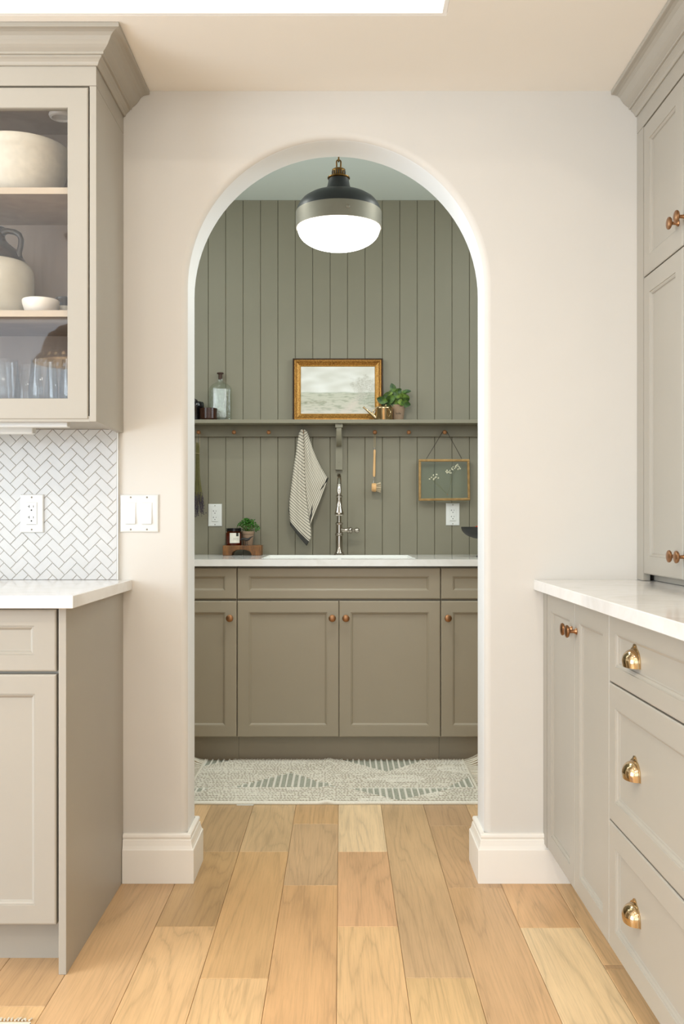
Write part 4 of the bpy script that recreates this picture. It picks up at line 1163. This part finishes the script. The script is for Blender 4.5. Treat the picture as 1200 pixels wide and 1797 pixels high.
for i in range(420):
    a = rnd.uniform(0, 2 * pi); e = rnd.uniform(0.05, pi / 2) ; rr = rnd.uniform(0.75, 1.0)
    c = Vector((gx + 0.064 * rr * cos(a) * cos(e), d3 + 0.040 * rr * sin(a) * cos(e), rz + 0.072 + 0.058 * rr * sin(e) * rnd.uniform(0.8, 1.12)))
    if (c.x - cx) ** 2 + (c.y - d2) ** 2 < 0.05 ** 2 and c.z < rz + 0.100: continue
    L = rnd.uniform(0.009, 0.014); q = Vector((rnd.gauss(0, 1), rnd.gauss(0, 1) - 0.4, rnd.gauss(0.6, 0.8))).normalized()
    sd = q.cross(Vector((rnd.gauss(0, 1), rnd.gauss(0, 1), rnd.gauss(0, 1)))).normalized() * L * 0.32
    mb.add([c, c + q * L * 0.5 + sd, c + q * L, c + q * L * 0.5 - sd], [(0, 1, 2, 3)])
    if i % 8 == 0: st_.tube([(gx, d3, rz + 0.062), (gx + (c.x - gx) * 0.5, d3 + (c.y - d3) * 0.5, rz + 0.062 + (c.z - rz - 0.062) * 0.65), c], 0.0009, 4)
o = obj('foliage', mb, 'leaf_small', t); o['kind'] = 'stuff'
obj('stems', st_, 'stem', t)
# bird
d4 = 4.850; s4 = FPX / d4
def B(px, py, dy=0.0): p = W(px, py, d4); return Vector((p[0], p[1] + dy, p[2]))
bz = rz
bxm = (433 - VX) / s4
t = thing('bird_figurine', 'small dark metal bird in front of the clay pot on the riser', 'figurine', (bxm, d4, rz))
mb = MB()
mb.tube([B(420.5, 948.5), B(422.5, 947), B(425.5, 945.3), B(428.5, 945.8), B(432, 947), B(436, 946.3), B(440, 943), B(444, 941.2)], [0.0006, 0.0035, 0.0052, 0.0068, 0.0085, 0.0065, 0.0030, 0.0016], 10)
mb.tube([B(431, 948), Vector((B(431, 948).x, d4, rz + 0.0005))], 0.0014, 5); mb.tube([B(434, 948), Vector((B(434, 948).x, d4, rz + 0.0005))], 0.0014, 5)
mb.lathe([(0.0, rz), (0.010, rz), (0.009, rz + 0.002), (0, rz + 0.0024)], (B(432.5, 950).x, d4, 0), 14)
obj('body', mb, 'iron', t, 60)

# footed bowl at the right with fruit
d = 4.66; s = FPX / d; cx = (856 - VX) / s; br = 47 / s; rz_ = EYE - 6.5 / s
t = thing('footed_bowl', 'black footed bowl on the pantry worktop, half hidden by the arch jamb', 'bowl', (cx, d, PT))
pr = [(0.0, PT), (0.055, PT), (0.055, PT + 0.006), (0.016, PT + 0.014), (0.012, PT + 0.03), (0.012, rz_ - 0.066), (0.03, rz_ - 0.0585)]
for i in range(1, 12):
    a = i / 11 * pi / 2; pr.append((0.03 + (br - 0.03) * sin(a), rz_ - 0.0585 * cos(a) ** 1.0))
pr += [(br - 0.003, rz_), (br * 0.8, rz_ - 0.032), (0.04, rz_ - 0.05), (0, rz_ - 0.052)]
mb = MB(); mb.lathe(pr, (cx, d, 0), 40); obj('body', mb, 'iron', t, 40)
for (dx, dy, dz, r, m_, lb_, ct) in ((-0.045, -0.01, 0.0095 - 0.03, 0.03, 'red_fruit', 'red-orange fruit at the edge of the black footed bowl', 'fruit'), (-0.062, 0.05, -0.028, 0.027, 'white_fruit', 'pale bulb behind the red fruit in the black footed bowl', 'garlic'),
                                 (0.012, -0.03, -0.018, 0.032, 'red_fruit', 'red fruit in the middle of the black footed bowl', 'fruit')):
    p = (cx + dx, d + dy, rz_ + dz)
    t = thing('fruit' if ct == 'fruit' else 'garlic_bulb', lb_, ct, p)
    mb = MB(); mb.sphere(p, r, 20, 14, sc=(1, 1, 0.9)); obj('skin', mb, m_, t, 60)
    mb = MB(); mb.tube([(p[0], p[1], p[2] + r * 0.86), (p[0] + 0.002, p[1], p[2] + r * 0.86 + 0.007)], 0.0015, 6); obj('stalk', mb, 'dry_stem', t)

# ================================================================== HANGING THINGS
def px3(px, py, d): return Vector(W(px, py, d))
# towel
def towel():
    d0 = 4.935
    root = thing('dish_towel', 'cream dish towel with dark stripes and charcoal hem hanging on a peg', 'towel', W(532, 758, d0))
    def pl(pts, q):                       # polyline by arc length
        P = [Vector(p) for p in pts]; L = [0]
        for a, b in zip(P[:-1], P[1:]): L.append(L[-1] + (b - a).length)
        s_ = q * L[-1]
        for i in range(len(P) - 1):
            if s_ <= L[i + 1] or i == len(P) - 2:
                f = (s_ - L[i]) / (L[i + 1] - L[i]); return P[i].lerp(P[i + 1], f)
    lobes = [
        ([(529, 753.5), (525, 760), (522, 775), (520, 792), (516, 815), (511.5, 850), (508, 880), (507.5, 892), (509.5, 921)],
         [(532, 753), (532.5, 765), (534, 800), (535, 840), (537, 870), (541, 900), (545.5, 928), (546, 943), (538.2, 957.5)], 0.955, 34, -0.012, -1),
        ([(533, 753), (532.5, 765), (533.5, 800), (534.5, 840), (536.5, 870), (540, 900), (543.5, 923)],
         [(534.5, 753.5), (539, 758), (542.5, 768), (548, 785), (555, 803), (564, 822), (575.5, 840)], 2.0, 27, -0.004, 1)]
    for li, (LP, RP, hem, ns, dd, sg) in enumerate(lobes):
        NU, NV = 22, 110; vs = []; uv = []
        for j in range(NV + 1):
            v = j / NV
            a, b = pl(LP, v), pl(RP, v)
            for i in range(NU + 1):
                u = i / NU; p = a.lerp(b, u)
                sag = 6 * v * u * (1 - u) if sg < 0 else 7 * v * u * (1 - u)
                bulge = (0.010 + 0.016 * min(1, v * 3)) * sin(pi * u) ** 0.7 * (1 - 0.35 * v)
                fold = 0.0035 * sin(u * 2 * pi * 2 + 1.1 * li + v * 1.2) * min(1, v * 2.5)
                wpt = px3(p.x, p.y + sag, d0)
                vs.append((wpt.x, d0 + dd - bulge - fold - 0.004, wpt.z))
                uv.append((1.0 if v > hem else 0.0, v * ns + 0.10 * sin(u * 6)))
        fs = [(j * (NU + 1) + i, j * (NU + 1) + i + 1, (j + 1) * (NU + 1) + i + 1, (j + 1) * (NU + 1) + i) for j in range(NV) for i in range(NU)]
        o = obj('cloth', MB().add(vs, fs), 'towel', root, 70)
        ul = o.data.uv_layers.new(name='UVMap')
        for lp in o.data.loops: ul.data[lp.index].uv = uv[lp.vertex_index]
        sm = o.modifiers.new('thick', 'SOLIDIFY'); sm.thickness = 0.0018; sm.offset = 0
    # charcoal hem bands turned outward at the lower edges
    def band(path, wds, name='hem'):
        mb = MB(); vs = []; fs = []
        for i, (px, py) in enumerate(path):
            a = path[max(0, i - 1)]; b = path[min(len(path) - 1, i + 1)]
            tx, ty = b[0] - a[0], b[1] - a[1]; l = sqrt(tx * tx + ty * ty); nx, ny = -ty / l, tx / l
            p = px3(px, py, d0); q = px3(px + nx * wds[i], py + ny * wds[i], d0)
            for yy in (-0.022, -0.0195):
                vs.append((p.x, d0 + yy, p.z)); vs.append((q.x, d0 + yy + 0.006, q.z))
        n = len(path)
        for i in range(n - 1):
            o = i * 4; fs += [(o, o + 1, o + 5, o + 4), (o + 2, o + 6, o + 7, o + 3), (o, o + 4, o + 6, o + 2), (o + 1, o + 3, o + 7, o + 5)]
        fs += [(0, 2, 3, 1), (n * 4 - 4, n * 4 - 3, n * 4 - 1, n * 4 - 2)]
        tag(obj(name, mb.add(vs, fs), 'iron', root), 'charcoal hem')
    band([(508.3, 881), (509.5, 894), (514, 906), (521, 919), (530, 935), (541.5, 950)], [0.5, 3.5, 6.0, 7.5, 8.0, 7.5])
    band([(575, 838), (569, 849), (561, 861), (552, 875), (546.5, 893), (542.5, 920)], [-1.5, -4.0, -4.5, -5, -3.5, -0.8], 'hem')
towel()

# dish brush
d = 4.945
t = thing('dish_brush', 'wooden-handled dish brush hanging by a string right of the faucet', 'brush', W(657.6, 760, d))
mb = MB(); mb.tube([px3(656.2, 787, d), px3(656.2, 775, d), px3(656.6, 757, d - 0.002), px3(658, 755.3, d - 0.002), px3(659.2, 757, d - 0.002), px3(658.4, 775, d), px3(658.2, 787, d)], 0.0009, 6); obj('string', mb, 'string', t, 60)
mb = MB(); a = px3(657.3, 789, d); b = px3(656.3, 836.5, d); L = a.z - b.z
mb.tube([a, a.lerp(b, 0.06), a.lerp(b, 0.25), a.lerp(b, 0.6), a.lerp(b, 0.9), b], [0.0045, 0.0062, 0.0052, 0.0062, 0.0064, 0.0055], 14); obj('handle', mb, 'beech', t, 50)
mb = MB(); mb.tube([px3(656.8, 790, d), px3(656.8, 785.5, d)], 0.0035, 10); mb.tube([b, px3(655.8, 842, d), px3(655, 849, d), px3(654, 852, d - 0.006)], 0.002, 8); mb.tube([px3(653.8, 849, d - 0.012), px3(653.3, 856, d - 0.012), px3(653.3, 862, d - 0.012)], 0.0018, 6); obj('ferrule', mb, 'nickel', t, 60)
mb = MB(); c = px3(656, 855.5, d)
mb.lathe([(0, -0.012), (0.018, -0.012), (0.0215, -0.009), (0.0225, -0.003), (0.022, 0.004), (0.0215, 0.011), (0, 0.011)], (c.x, c.y - 0.002, c.z), 24, 'x'); obj('head', mb, 'beech', t, 40)
mb = MB()
for i in range(110):
    a_ = rnd.uniform(0, 2 * pi); r = 0.019 * sqrt(rnd.random())
    p = Vector((c.x + 0.010, c.y - 0.002 + r * cos(a_), c.z + r * sin(a_))); q = p + Vector((0.024 + rnd.uniform(-0.003, 0.002), r * cos(a_) * 0.45, r * sin(a_) * 0.5))
    mb.tube([p, q], 0.0011, 4)
o = obj('bristles', mb, 'bristle', t); o['kind'] = 'stuff'

# hanging glass frame with pressed flowers
d = 4.95; s = FPX / d
t = thing('hanging_glass_frame', 'brass-edged glass frame with pressed white flowers hanging on a peg', 'frame', W(780, 758, d))
c00, c10, c11, c01 = (736.5, 877), (822.5, 876), (821.5, 808), (736.5, 808)
def fr(u, v, dy):
    a = Vector(c00).lerp(Vector(c10), u); b = Vector(c01).lerp(Vector(c11), u); p = a.lerp(b, v); q = px3(p.x, p.y, d); return Vector((q.x, d + dy, q.z))
for nm, (a, b) in {'bottom_rail': ((0, 0), (1, 0)), 'top_rail': ((0, 1), (1, 1)), 'left_rail': ((0, 0), (0, 1)), 'right_rail': ((1, 0), (1, 1))}.items():
    mb = MB(); p, q = fr(a[0], a[1], 0), fr(b[0], b[1], 0)
    hz_ = nm in ('bottom_rail', 'top_rail'); w2 = 0.0062
    e = Vector((w2, 0, 0)) if hz_ else Vector((0, 0, -w2)); n_ = Vector((0, 0, w2)) if hz_ else Vector((w2, 0, 0))
    p2, q2 = p - e, q + e
    vs = []
    for base in (p2, q2):
        vs += [base - n_ + Vector((0, -0.008, 0)), base + n_ + Vector((0, -0.008, 0)), base + n_ + Vector((0, 0.012, 0)), base - n_ + Vector((0, 0.012, 0))]
    mb.add(vs, [(0, 1, 2, 3), (4, 7, 6, 5), (0, 4, 5, 1), (1, 5, 6, 2), (2, 6, 7, 3), (3, 7, 4, 0)])
    obj(nm, mb, 'brass_frame', t, bev=0.002)
for dy in (-0.004, 0.004):
    mb = MB(); vs = [fr(0, 0, dy), fr(1, 0, dy), fr(1, 1, dy), fr(0, 1, dy)]; vs += [v + Vector((0, 0.0015, 0)) for v in vs]
    mb.add(vs, [(0, 1, 2, 3), (4, 7, 6, 5), (0, 4, 5, 1), (1, 5, 6, 2), (2, 6, 7, 3), (3, 7, 4, 0)]); obj('glass_pane', mb, 'float_glass', t)
mb = MB(); pg = px3(780.2, 754.8, d)
mb.tube([px3(748, 805, d), px3(764, 779, d), px3(776.5, 757.5, d), Vector((pg.x, d - 0.0, pg.z)), px3(784, 757.5, d), px3(796, 779, d), px3(810, 805, d)], 0.0013, 6); obj('cord', mb, 'cord', t, 60)
mb = MB()
for pts in ([(785, 868), (777, 860), (764, 848), (755, 838)], [(785, 868), (772, 853), (762, 844), (762, 836)], [(762, 844), (766, 838)], [(758, 841), (753, 838)], [(785, 868), (790, 855), (792, 843), (791, 830)], [(792, 843), (796, 832), (801, 825)], [(790, 855), (791, 848), (789, 836)], [(796, 832), (803, 822)]):
    mb.tube([px3(a, b, d - 0.0005) for a, b in pts], 0.0006, 4)
obj('stems', mb, 'dry_stem', t)
mb = MB()
for (a, b) in [(753.5, 840), (757, 838), (760, 834), (762, 839), (765, 837), (766, 833), (769.5, 838.5), (761, 841)] + [(782, 828), (784, 825), (786, 828), (788, 829), (790, 826), (792, 822), (794, 824), (791, 830), (797, 822), (800, 818), (803, 815), (804, 818), (806, 820), (803, 823), (799, 820), (807, 823), (795, 820), (801, 816), (785, 830)]:
    c_ = px3(a, b, d - 0.0005)
    for k in range(4):
        mb.sphere((c_.x + rnd.uniform(-0.003, 0.003), c_.y, c_.z + rnd.uniform(-0.003, 0.003)), 0.0027, 6, 4, sc=(1, 0.6, 1))
obj('blossoms', mb, 'petal', t, 60)
mb = MB(); c_ = px3(785, 868, d - 0.001); mb.sphere(c_, 0.003, 8, 6); obj('bead', mb, 'bronze', t)

# dried lavender bunch
d = 4.925
t = thing('dried_lavender', 'bunch of dried lavender hanging upside down at the left end of the peg rail', 'dried flowers', W(348, 760, d))
mb = MB(); mb.tube([px3(345, 785, d), px3(346, 757, d), px3(348.2, 755.5, d), px3(350.3, 757, d), px3(350.5, 785, d)], 0.0008, 5); mb.tube([px3(343, 795, d - 0.010), px3(350, 796, d - 0.010)], 0.001, 5); obj('string', mb, 'string', t)
mb = MB(); fl = MB()
for i in range(60):
    u = rnd.uniform(-1, 1); e = rnd.uniform(-1, 1)
    top = px3(346.8 + u * 3.0, 778 + rnd.uniform(-2, 6), d + e * 0.006); mid = px3(346.8 + u * 4.0, 840, d + e * 0.008); bot = px3(347.5 + u * 8.5 + rnd.uniform(-1, 1), 868 + rnd.uniform(-4, 22), d + e * 0.016)
    mb.tube([top, mid, bot], 0.0008, 4)
    end = bot + Vector((u * 0.008, e * 0.004, -0.05))
    for k in range(7):
        p = bot.lerp(end, k / 6); fl.sphere((p.x + rnd.uniform(-0.0015, 0.0015), p.y, p.z), rnd.uniform(0.0018, 0.0034), 5, 4)
mb.tube([px3(350, 830, d), px3(354, 860, d), px3(359, 886, d)], 0.0006, 4); fl.sphere(px3(361.5, 900, d), 0.003, 6, 4)
obj('stems', mb, 'dry_stem', t)
o = obj('flower_heads', fl, 'lavender', t); o['kind'] = 'stuff'

# ================================================================== CABINET CONTENTS
S1, S2, S0 = 1.9990, 1.6640, 1.4050
def L3(px, d): return (px - VX) * d / FPX
d = 2.776; x = L3(37, d)
t = thing('stoneware_bowl', 'large rough cream stoneware bowl on the top shelf of the glazed cabinet', 'bowl', (x, d, S1))
pr = [(0.0, S1), (0.085, S1), (0.090, S1 + 0.004), (0.108, S1 + 0.030), (0.121, S1 + 0.065), (0.1285, S1 + 0.100), (0.131, S1 + 0.125), (0.1335, S1 + 0.128), (0.1345, S1 + 0.150), (0.1325, S1 + 0.155), (0.127, S1 + 0.154), (0.122, S1 + 0.125),
      (0.11, S1 + 0.06), (0.08, S1 + 0.02), (0.0, S1 + 0.014)]
mb = MB(); mb.lathe(pr, (x, d, 0), 56); obj('body', mb, 'stone_cream', t, 45)
d = 2.785; x = L3(-9, d)
t = thing('stoneware_jug', 'big cream stoneware jug with dark brown shoulder on the middle shelf', 'jug', (x, d, S2))
r = 0.1095; k = S2
mb = MB(); mb.lathe([(0, k), (r - 0.004, k), (r, k + 0.005), (r, k + 0.120), (r - 0.001, k + 0.140), (r - 0.006, k + 0.153), (r - 0.018, k + 0.165)], (x, d, 0), 48, cap=False); obj('body', mb, 'jug_cream', t, 50)
mb = MB(); mb.lathe([(r - 0.0185, k + 0.1645), (r - 0.023, k + 0.172), (r - 0.033, k + 0.188), (r - 0.050, k + 0.207), (r - 0.069, k + 0.222), (r - 0.078, k + 0.232), (r - 0.082, k + 0.243), (r - 0.080, k + 0.252), (r - 0.075, k + 0.256), (r - 0.075, k + 0.265), (r - 0.080, k + 0.268), (r - 0.09, k + 0.266), (r - 0.094, k + 0.22), (0, k + 0.21)], (x, d, 0), 48); obj('shoulder', mb, 'stone_dark', t, 50)
sp = FPX / d
pts = [(L3(a, d), d - 0.02, EYE + (VY - b) / sp) for a, b in ((8, 412), (18, 409), (30, 411), (38, 416), (41.5, 425), (40, 437), (37, 447), (37.5, 455))]
mb = MB(); mb.tube(pts, [0.010, 0.0085, 0.008, 0.008, 0.008, 0.008, 0.0085, 0.010], 12); obj('handle', mb, 'stone_dark', t, 60)
d = 2.708; x = L3(71.5, d)
t = thing('small_bowl', 'small white bowl on the middle shelf beside the jug', 'bowl', (x, d, S2))
mb = MB(); mb.lathe([(0, k), (0.033, k), (0.036, k + 0.002), (0.045, k + 0.014), (0.0500, k + 0.030), (0.0508, k + 0.040), (0.0495, k + 0.0415), (0.048, k + 0.039), (0.042, k + 0.016), (0, k + 0.006)], (x, d, 0), 40); obj('body', mb, 'bowl_white', t, 50)
d = 2.775; x = L3(113.5, d)
t = thing('small_mug', 'small brown and cream mug at the right end of the middle shelf', 'mug', (x, d, S2))
mb = MB(); mb.lathe([(0, k), (0.020, k), (0.0225, k + 0.004), (0.0245, k + 0.018), (0.0248, k + 0.030), (0.0235, k + 0.038)], (x, d, 0), 28, cap=False); obj('body', mb, 'jug_cream', t, 50)
mb = MB(); mb.lathe([(0.0236, k + 0.0375), (0.0245, k + 0.041), (0.0245, k + 0.054), (0.0265, k + 0.057), (0.0265, k + 0.062), (0.0245, k + 0.063), (0.0235, k + 0.055), (0, k + 0.05)], (x, d, 0), 28); obj('rim', mb, 'stone_dark', t, 50)
mb = MB(); mb.tube([(x - 0.023, d - 0.003, k + 0.05), (x - 0.034, d - 0.006, k + 0.051), (x - 0.040, d - 0.008, k + 0.044), (x - 0.036, d - 0.006, k + 0.034), (x - 0.024, d - 0.003, k + 0.028)], 0.0036, 8); obj('handle', mb, 'stone_dark', t, 60)
# stemless glasses
gm = MB(); H = 0.132
out = [(0.0, 0), (0.026, 0), (0.030, 0.003), (0.0375, 0.018), (0.0405, 0.036), (0.0398, 0.058), (0.0360, 0.090), (0.0325, H)]
inn = [(0.0316, H), (0.0350, 0.090), (0.0387, 0.058), (0.0393, 0.036), (0.0362, 0.020), (0.026, 0.010), (0.0, 0.008)]
gm.lathe(out + inn, (0, 0, 0), 32)
GL = make_mesh('stemless_glass', gm, 'tumbler', 50)
gpos = [(10, 2.70, 'stemless glass at the left edge of the cabinet window, front row'), (76, 2.70, 'stemless glass in the front row under the middle of the cabinet window'), (130, 2.70, 'stemless glass in the front row at the right stile of the cabinet door'),
        (-44, 2.70, 'stemless glass of the front row left of the picture edge'), (0, 2.80, 'stemless glass in the back row behind the leftmost one'), (51, 2.80, 'stemless glass in the back row between the two front glasses'), (103, 2.80, 'stemless glass in the back row near the right stile'), (-52, 2.80, 'stemless glass of the back row left of the picture edge')]
for px, dd, lab in gpos:
    o = bpy.data.objects.new('stemless_glass', GL); COL.objects.link(o); o.location = (L3(px, dd), dd, S0); o.rotation_euler = (0, 0, rnd.uniform(0, 6))
    tag(o, lab, 'glass', 'stemless glasses in the wall cabinet')

# ================================================================== RUGS
def pantry_rug():
    X0, X1, Y0, Y1 = -0.612, 0.550, 3.724, 4.405
    t = thing('woven_rug', 'cream braided runner with grey-green striped leaf shapes before the pantry cabinets', 'rug', ((X0 + X1) / 2, (Y0 + Y1) / 2, 0))
    NX, NY = 560, 256; rows = 32
    vs = []; cs = []
    A = 3.940
    def patch(x, y):
        def tri(a, m, b, h):     # 0..h rising to m
            if x < a or x > b: return 0
            return h * ((x - a) / (m - a) if x < m else (b - x) / (b - m))
        up = max(tri(-0.445, -0.215, -0.02, 0.235), 0); 
        if A <= y < A + up: return 1
        if x > 0.435 and A <= y < A + (x - 0.435) / 0.115 * 0.17: return 1
        dn = tri(0.010, 0.225, 0.475, 0.190)
        if A - dn < y < A - 0.012: return 1
        if x < -0.515 and A - 0.012 > y > A - (-0.515 - x) / 0.10 * 0.13: return 1
        dn = tri(0.0, 0.20, 0.385, 0.215)
        if y > Y1 - 0.01 - dn: return 1
        if x < -0.485 and y > Y1 - 0.01 - (-0.485 - x) / 0.127 * 0.125: return 1
        return 0
    for j in range(NY + 1):
        y = Y0 + (Y1 - Y0) * j / NY
        for i in range(NX + 1):
            x = X0 + (X1 - X0) * i / NX
            wob = 0.0022 * noise.noise(Vector((x * 4, y * 7, 0))) + 0.0025 * noise.noise(Vector((x * 1.6, 3, 0)))
            ridge = max(0, 1 - abs(x + 0.055) / 0.03) * 0.006
            ph = (y + wob - Y0) / (Y1 - Y0) * rows; fr_ = ph - math.floor(ph)
            row = math.floor(ph)
            br = x / 0.0135 + 0.5 * row + 1.6 * (fr_ - 0.5) + 0.8 * noise.noise(Vector((x * 20, row, 0))); fb = br - math.floor(br)
            rd = sin(pi * fr_) ** 0.6; bd = abs(sin(pi * fb)) ** 0.5
            p = patch(x, y)
            sl = x / 0.0255
            stripe = p and (sl - math.floor(sl)) < 0.36
            if p and not stripe:
                h = 0.0035 + 0.0012 * abs(sin(x / 0.0018)); c = (168, 168, 152)
                if noise.noise(Vector((x * 90, y * 160, 3))) > 0.25: c = (146, 148, 130)
            else:
                h = 0.003 + 0.0085 * rd * (0.72 + 0.28 * bd)
                if stripe: h = 0.0045 + 0.006 * sin(pi * min(1, (sl - math.floor(sl)) / 0.36)) ** 0.6
                c = (236, 230, 216)
                if not stripe and j > 3:
                    if fr_ < 0.28: c = (158, 146, 124) if (fb < 0.72 and noise.noise(Vector((x * 60, row * 7.7, 5))) > -0.2) else (206, 198, 180)
                    elif bd < 0.3: c = (218, 210, 194)
            vs.append((x, y, h + ridge + 0.001)); cs.append(c)
    fs = [(j * (NX + 1) + i, j * (NX + 1) + i + 1, (j + 1) * (NX + 1) + i + 1, (j + 1) * (NX + 1) + i) for j in range(NY) for i in range(NX)]
    # skirt down to the floor
    n0 = len(vs); ring = [i for i in range(NX + 1)] + [j * (NX + 1) + NX for j in range(1, NY + 1)] + [NY * (NX + 1) + i for i in range(NX - 1, -1, -1)] + [j * (NX + 1) for j in range(NY - 1, 0, -1)]
    for q in ring: vs.append((vs[q][0], vs[q][1], 0.0004)); cs.append((190, 176, 150))
    for k in range(len(ring)): a, b = k, (k + 1) % len(ring); fs.append((ring[a], n0 + a, n0 + b, ring[b]))
    o = obj('weave', MB().add(vs, fs), 'rug', t, 80)
    at = o.data.color_attributes.new('col', 'FLOAT_COLOR', 'POINT'); at.data.foreach_set('color', [q for c in cs for q in srgb(*c)])
    # braided border and looped fringe at both ends
    for sgn, xe in ((1, X1), (-1, X0)):
        mb = MB(); mb.tube([(xe + sgn * 0.002, Y0 + 0.01 + (Y1 - Y0 - 0.02) * k / 40, 0.0075 + 0.0012 * sin(k * 2.1)) for k in range(41)], 0.006, 8)
        obj('end_braid', mb, 'rope', t, 60)
        for k in range(24):
            y = Y0 + 0.02 + k * (Y1 - Y0 - 0.03) / 24; L = rnd.uniform(0.075, 0.105); hh = 0.012 + (0.045 if k > 19 else 0.012) * rnd.uniform(0.6, 1.0)
            off = rnd.uniform(-0.012, 0.012)
            pts = []
            for q in range(13):
                a = pi * q / 12
                pts.append((xe + sgn * (0.004 + L * sin(a) * 0.98), min(y + 0.013 * (1 - cos(a)) + off * sin(a), 4.415), 0.0062 + hh * sin(a) ** 1.5 * (0.55 if q < 6 else 0.8) * (1 if k > 19 else 0.3)))
            mb = MB(); mb.tube(pts, 0.0042, 6); obj('fringe_loop', mb, 'rope', t, 60)
    mb = MB(); mb.box(-0.40, -0.335, Y0 - 0.010, Y0 + 0.02, 0.0004, 0.0014); tag(obj('care_tag', mb, 'plate', t), 'white care label')
pantry_rug()

t = thing('kitchen_rug', 'corner of a faded red patterned rug with cream edge at the bottom left', 'rug', (-1.2, 1.6, 0))
mb = MB(); mb.box(-1.9, -0.668, 1.05, 2.088, 0.0003, 0.007)
tt = NT('faded_rug'); tt.set(Roughness=0.95); v_ = tt.coords((1, 1, 1))
tt.link(tt.ramp(tt.noise(v_, 45, 3, 0.6), [(0.4, srgb(150, 92, 78)), (0.5, srgb(186, 158, 138)), (0.62, srgb(110, 104, 108))]), tt.b.inputs['Base Color']); M['rug2'] = tt.m
obj('pile', mb, 'rug2', t, bev=0.001)
mb = MB(); mb.sweep([(-1.9, 2.088), (-0.668, 2.088), (-0.668, 1.05)][::-1], [(0, 0.0003), (-0.016, 0.0003), (-0.016, 0.006), (-0.009, 0.010), (0, 0.008)])
obj('edge_binding', mb, 'rope', t, 60)
mb = MB()
for k in range(160):
    x = -1.9 + k * 0.0077; mb.tube([(x, 2.10, 0.005), (x + rnd.uniform(-0.004, 0.004), 2.110 + rnd.uniform(0, 0.005), 0.003)], 0.0022, 5)
o = obj('fringe', mb, 'rope', t); o['kind'] = 'stuff'

# ================================================================== LIGHT FITTINGS
def can_light(x, y, z, label, n):
    t = thing('downlight_fitting', label, 'ceiling light', (x, y, z))
    mb = MB(); mb.lathe([(0.062, z - 0.0005), (0.082, z - 0.0005), (0.080, z - 0.005), (0.064, z - 0.006), (0.061, z - 0.002)], (x, y, 0), 36, cap=False); obj('trim_ring', mb, 'can_trim', t, 40)
for i, (x, y) in enumerate(CANS):
    row = ['nearest the arch', 'in the middle row', 'nearest the rear window'][i // 2]; side = 'right' if i % 2 == 0 else 'left'
    can_light(x, y, CEIL, 'round recessed downlight %s of the tray ceiling, %s side' % (row, side), i)
can_light(0.42, 0.75, SOF, 'round recessed downlight in the soffit by the right cabinets', 7)
for x in (-0.85, 0.85): can_light(x, 3.95, CEIL, 'round recessed downlight in the pantry ceiling, %s of the pendant' % ('left' if x < 0 else 'right'), 8)

# pendant over the island behind the camera; it is what the glazed door mirrors
def island_pendant():
    gy = UF + 0.011; dv = 5.6; y = 2 * gy - dv; s = FPX / dv
    x = (132 - VX) / s; R = 72 / s; zr = EYE + (VY - 638) / s
    t = thing('island_pendant', 'large dark pierced metal pendant over the island, mirrored in the cabinet glass', 'pendant lamp', (x, y, CEIL))
    prof = [(R, zr), (R * 0.985, zr + 0.004), (R * 0.90, zr + 0.030), (R * 0.80, zr + 0.048), (R * 0.78, zr + 0.085), (R * 0.72, zr + 0.125), (R * 0.62, zr + 0.165), (R * 0.50, zr + 0.178), (R * 0.40, zr + 0.205), (R * 0.16, zr + 0.228), (R * 0.1, zr + 0.27), (0, zr + 0.272)]
    seg = 96; slot = 2
    for nm, off, mt in (('shade', 0.0, 'shade_out'), ('shade_lining', -0.0035, 'shade_in')):
        mb = MB(); vs = []; fs = []
        pp = prof[:1] + [(R * 0.985, zr + 0.004), (R * 0.955, zr + 0.014), (R * 0.90, zr + 0.030)] + prof[3:]
        pp = [(R, zr), (R * 0.985, zr + 0.004), (R * 0.960, zr + 0.014), (R * 0.90, zr + 0.034), (R * 0.86, zr + 0.044)] + prof[3:]
        for (r, h) in pp:
            for k in range(seg): a = 2 * pi * k / seg; q = max(0, r + off); vs.append((x + q * cos(a), y + q * sin(a), h))
        for i in range(len(pp) - 1):
            for k in range(seg):
                if i == 2 and k % 3 == 0: continue
                k2 = (k + 1) % seg; fs.append((i * seg + k, i * seg + k2, (i + 1) * seg + k2, (i + 1) * seg + k))
        mb.add(vs, fs); obj(nm, mb, mt, t, 40)
    mb = MB(); mb.sphere((x, y, zr + 0.10), 0.045, 16, 12); obj('bulb', mb, 'bulb', t, 60)
    mb = MB(); mb.tube([(x, y, zr + 0.27), (x, y, CEIL - 0.01)], 0.006, 10); obj('rod', mb, 'iron', t, 60)
    mb = MB(); mb.lathe([(0, CEIL - 0.03), (0.05, CEIL - 0.028), (0.065, CEIL - 0.001), (0, CEIL - 0.001)], (x, y, 0), 28); obj('canopy', mb, 'iron', t, 40)
island_pendant()
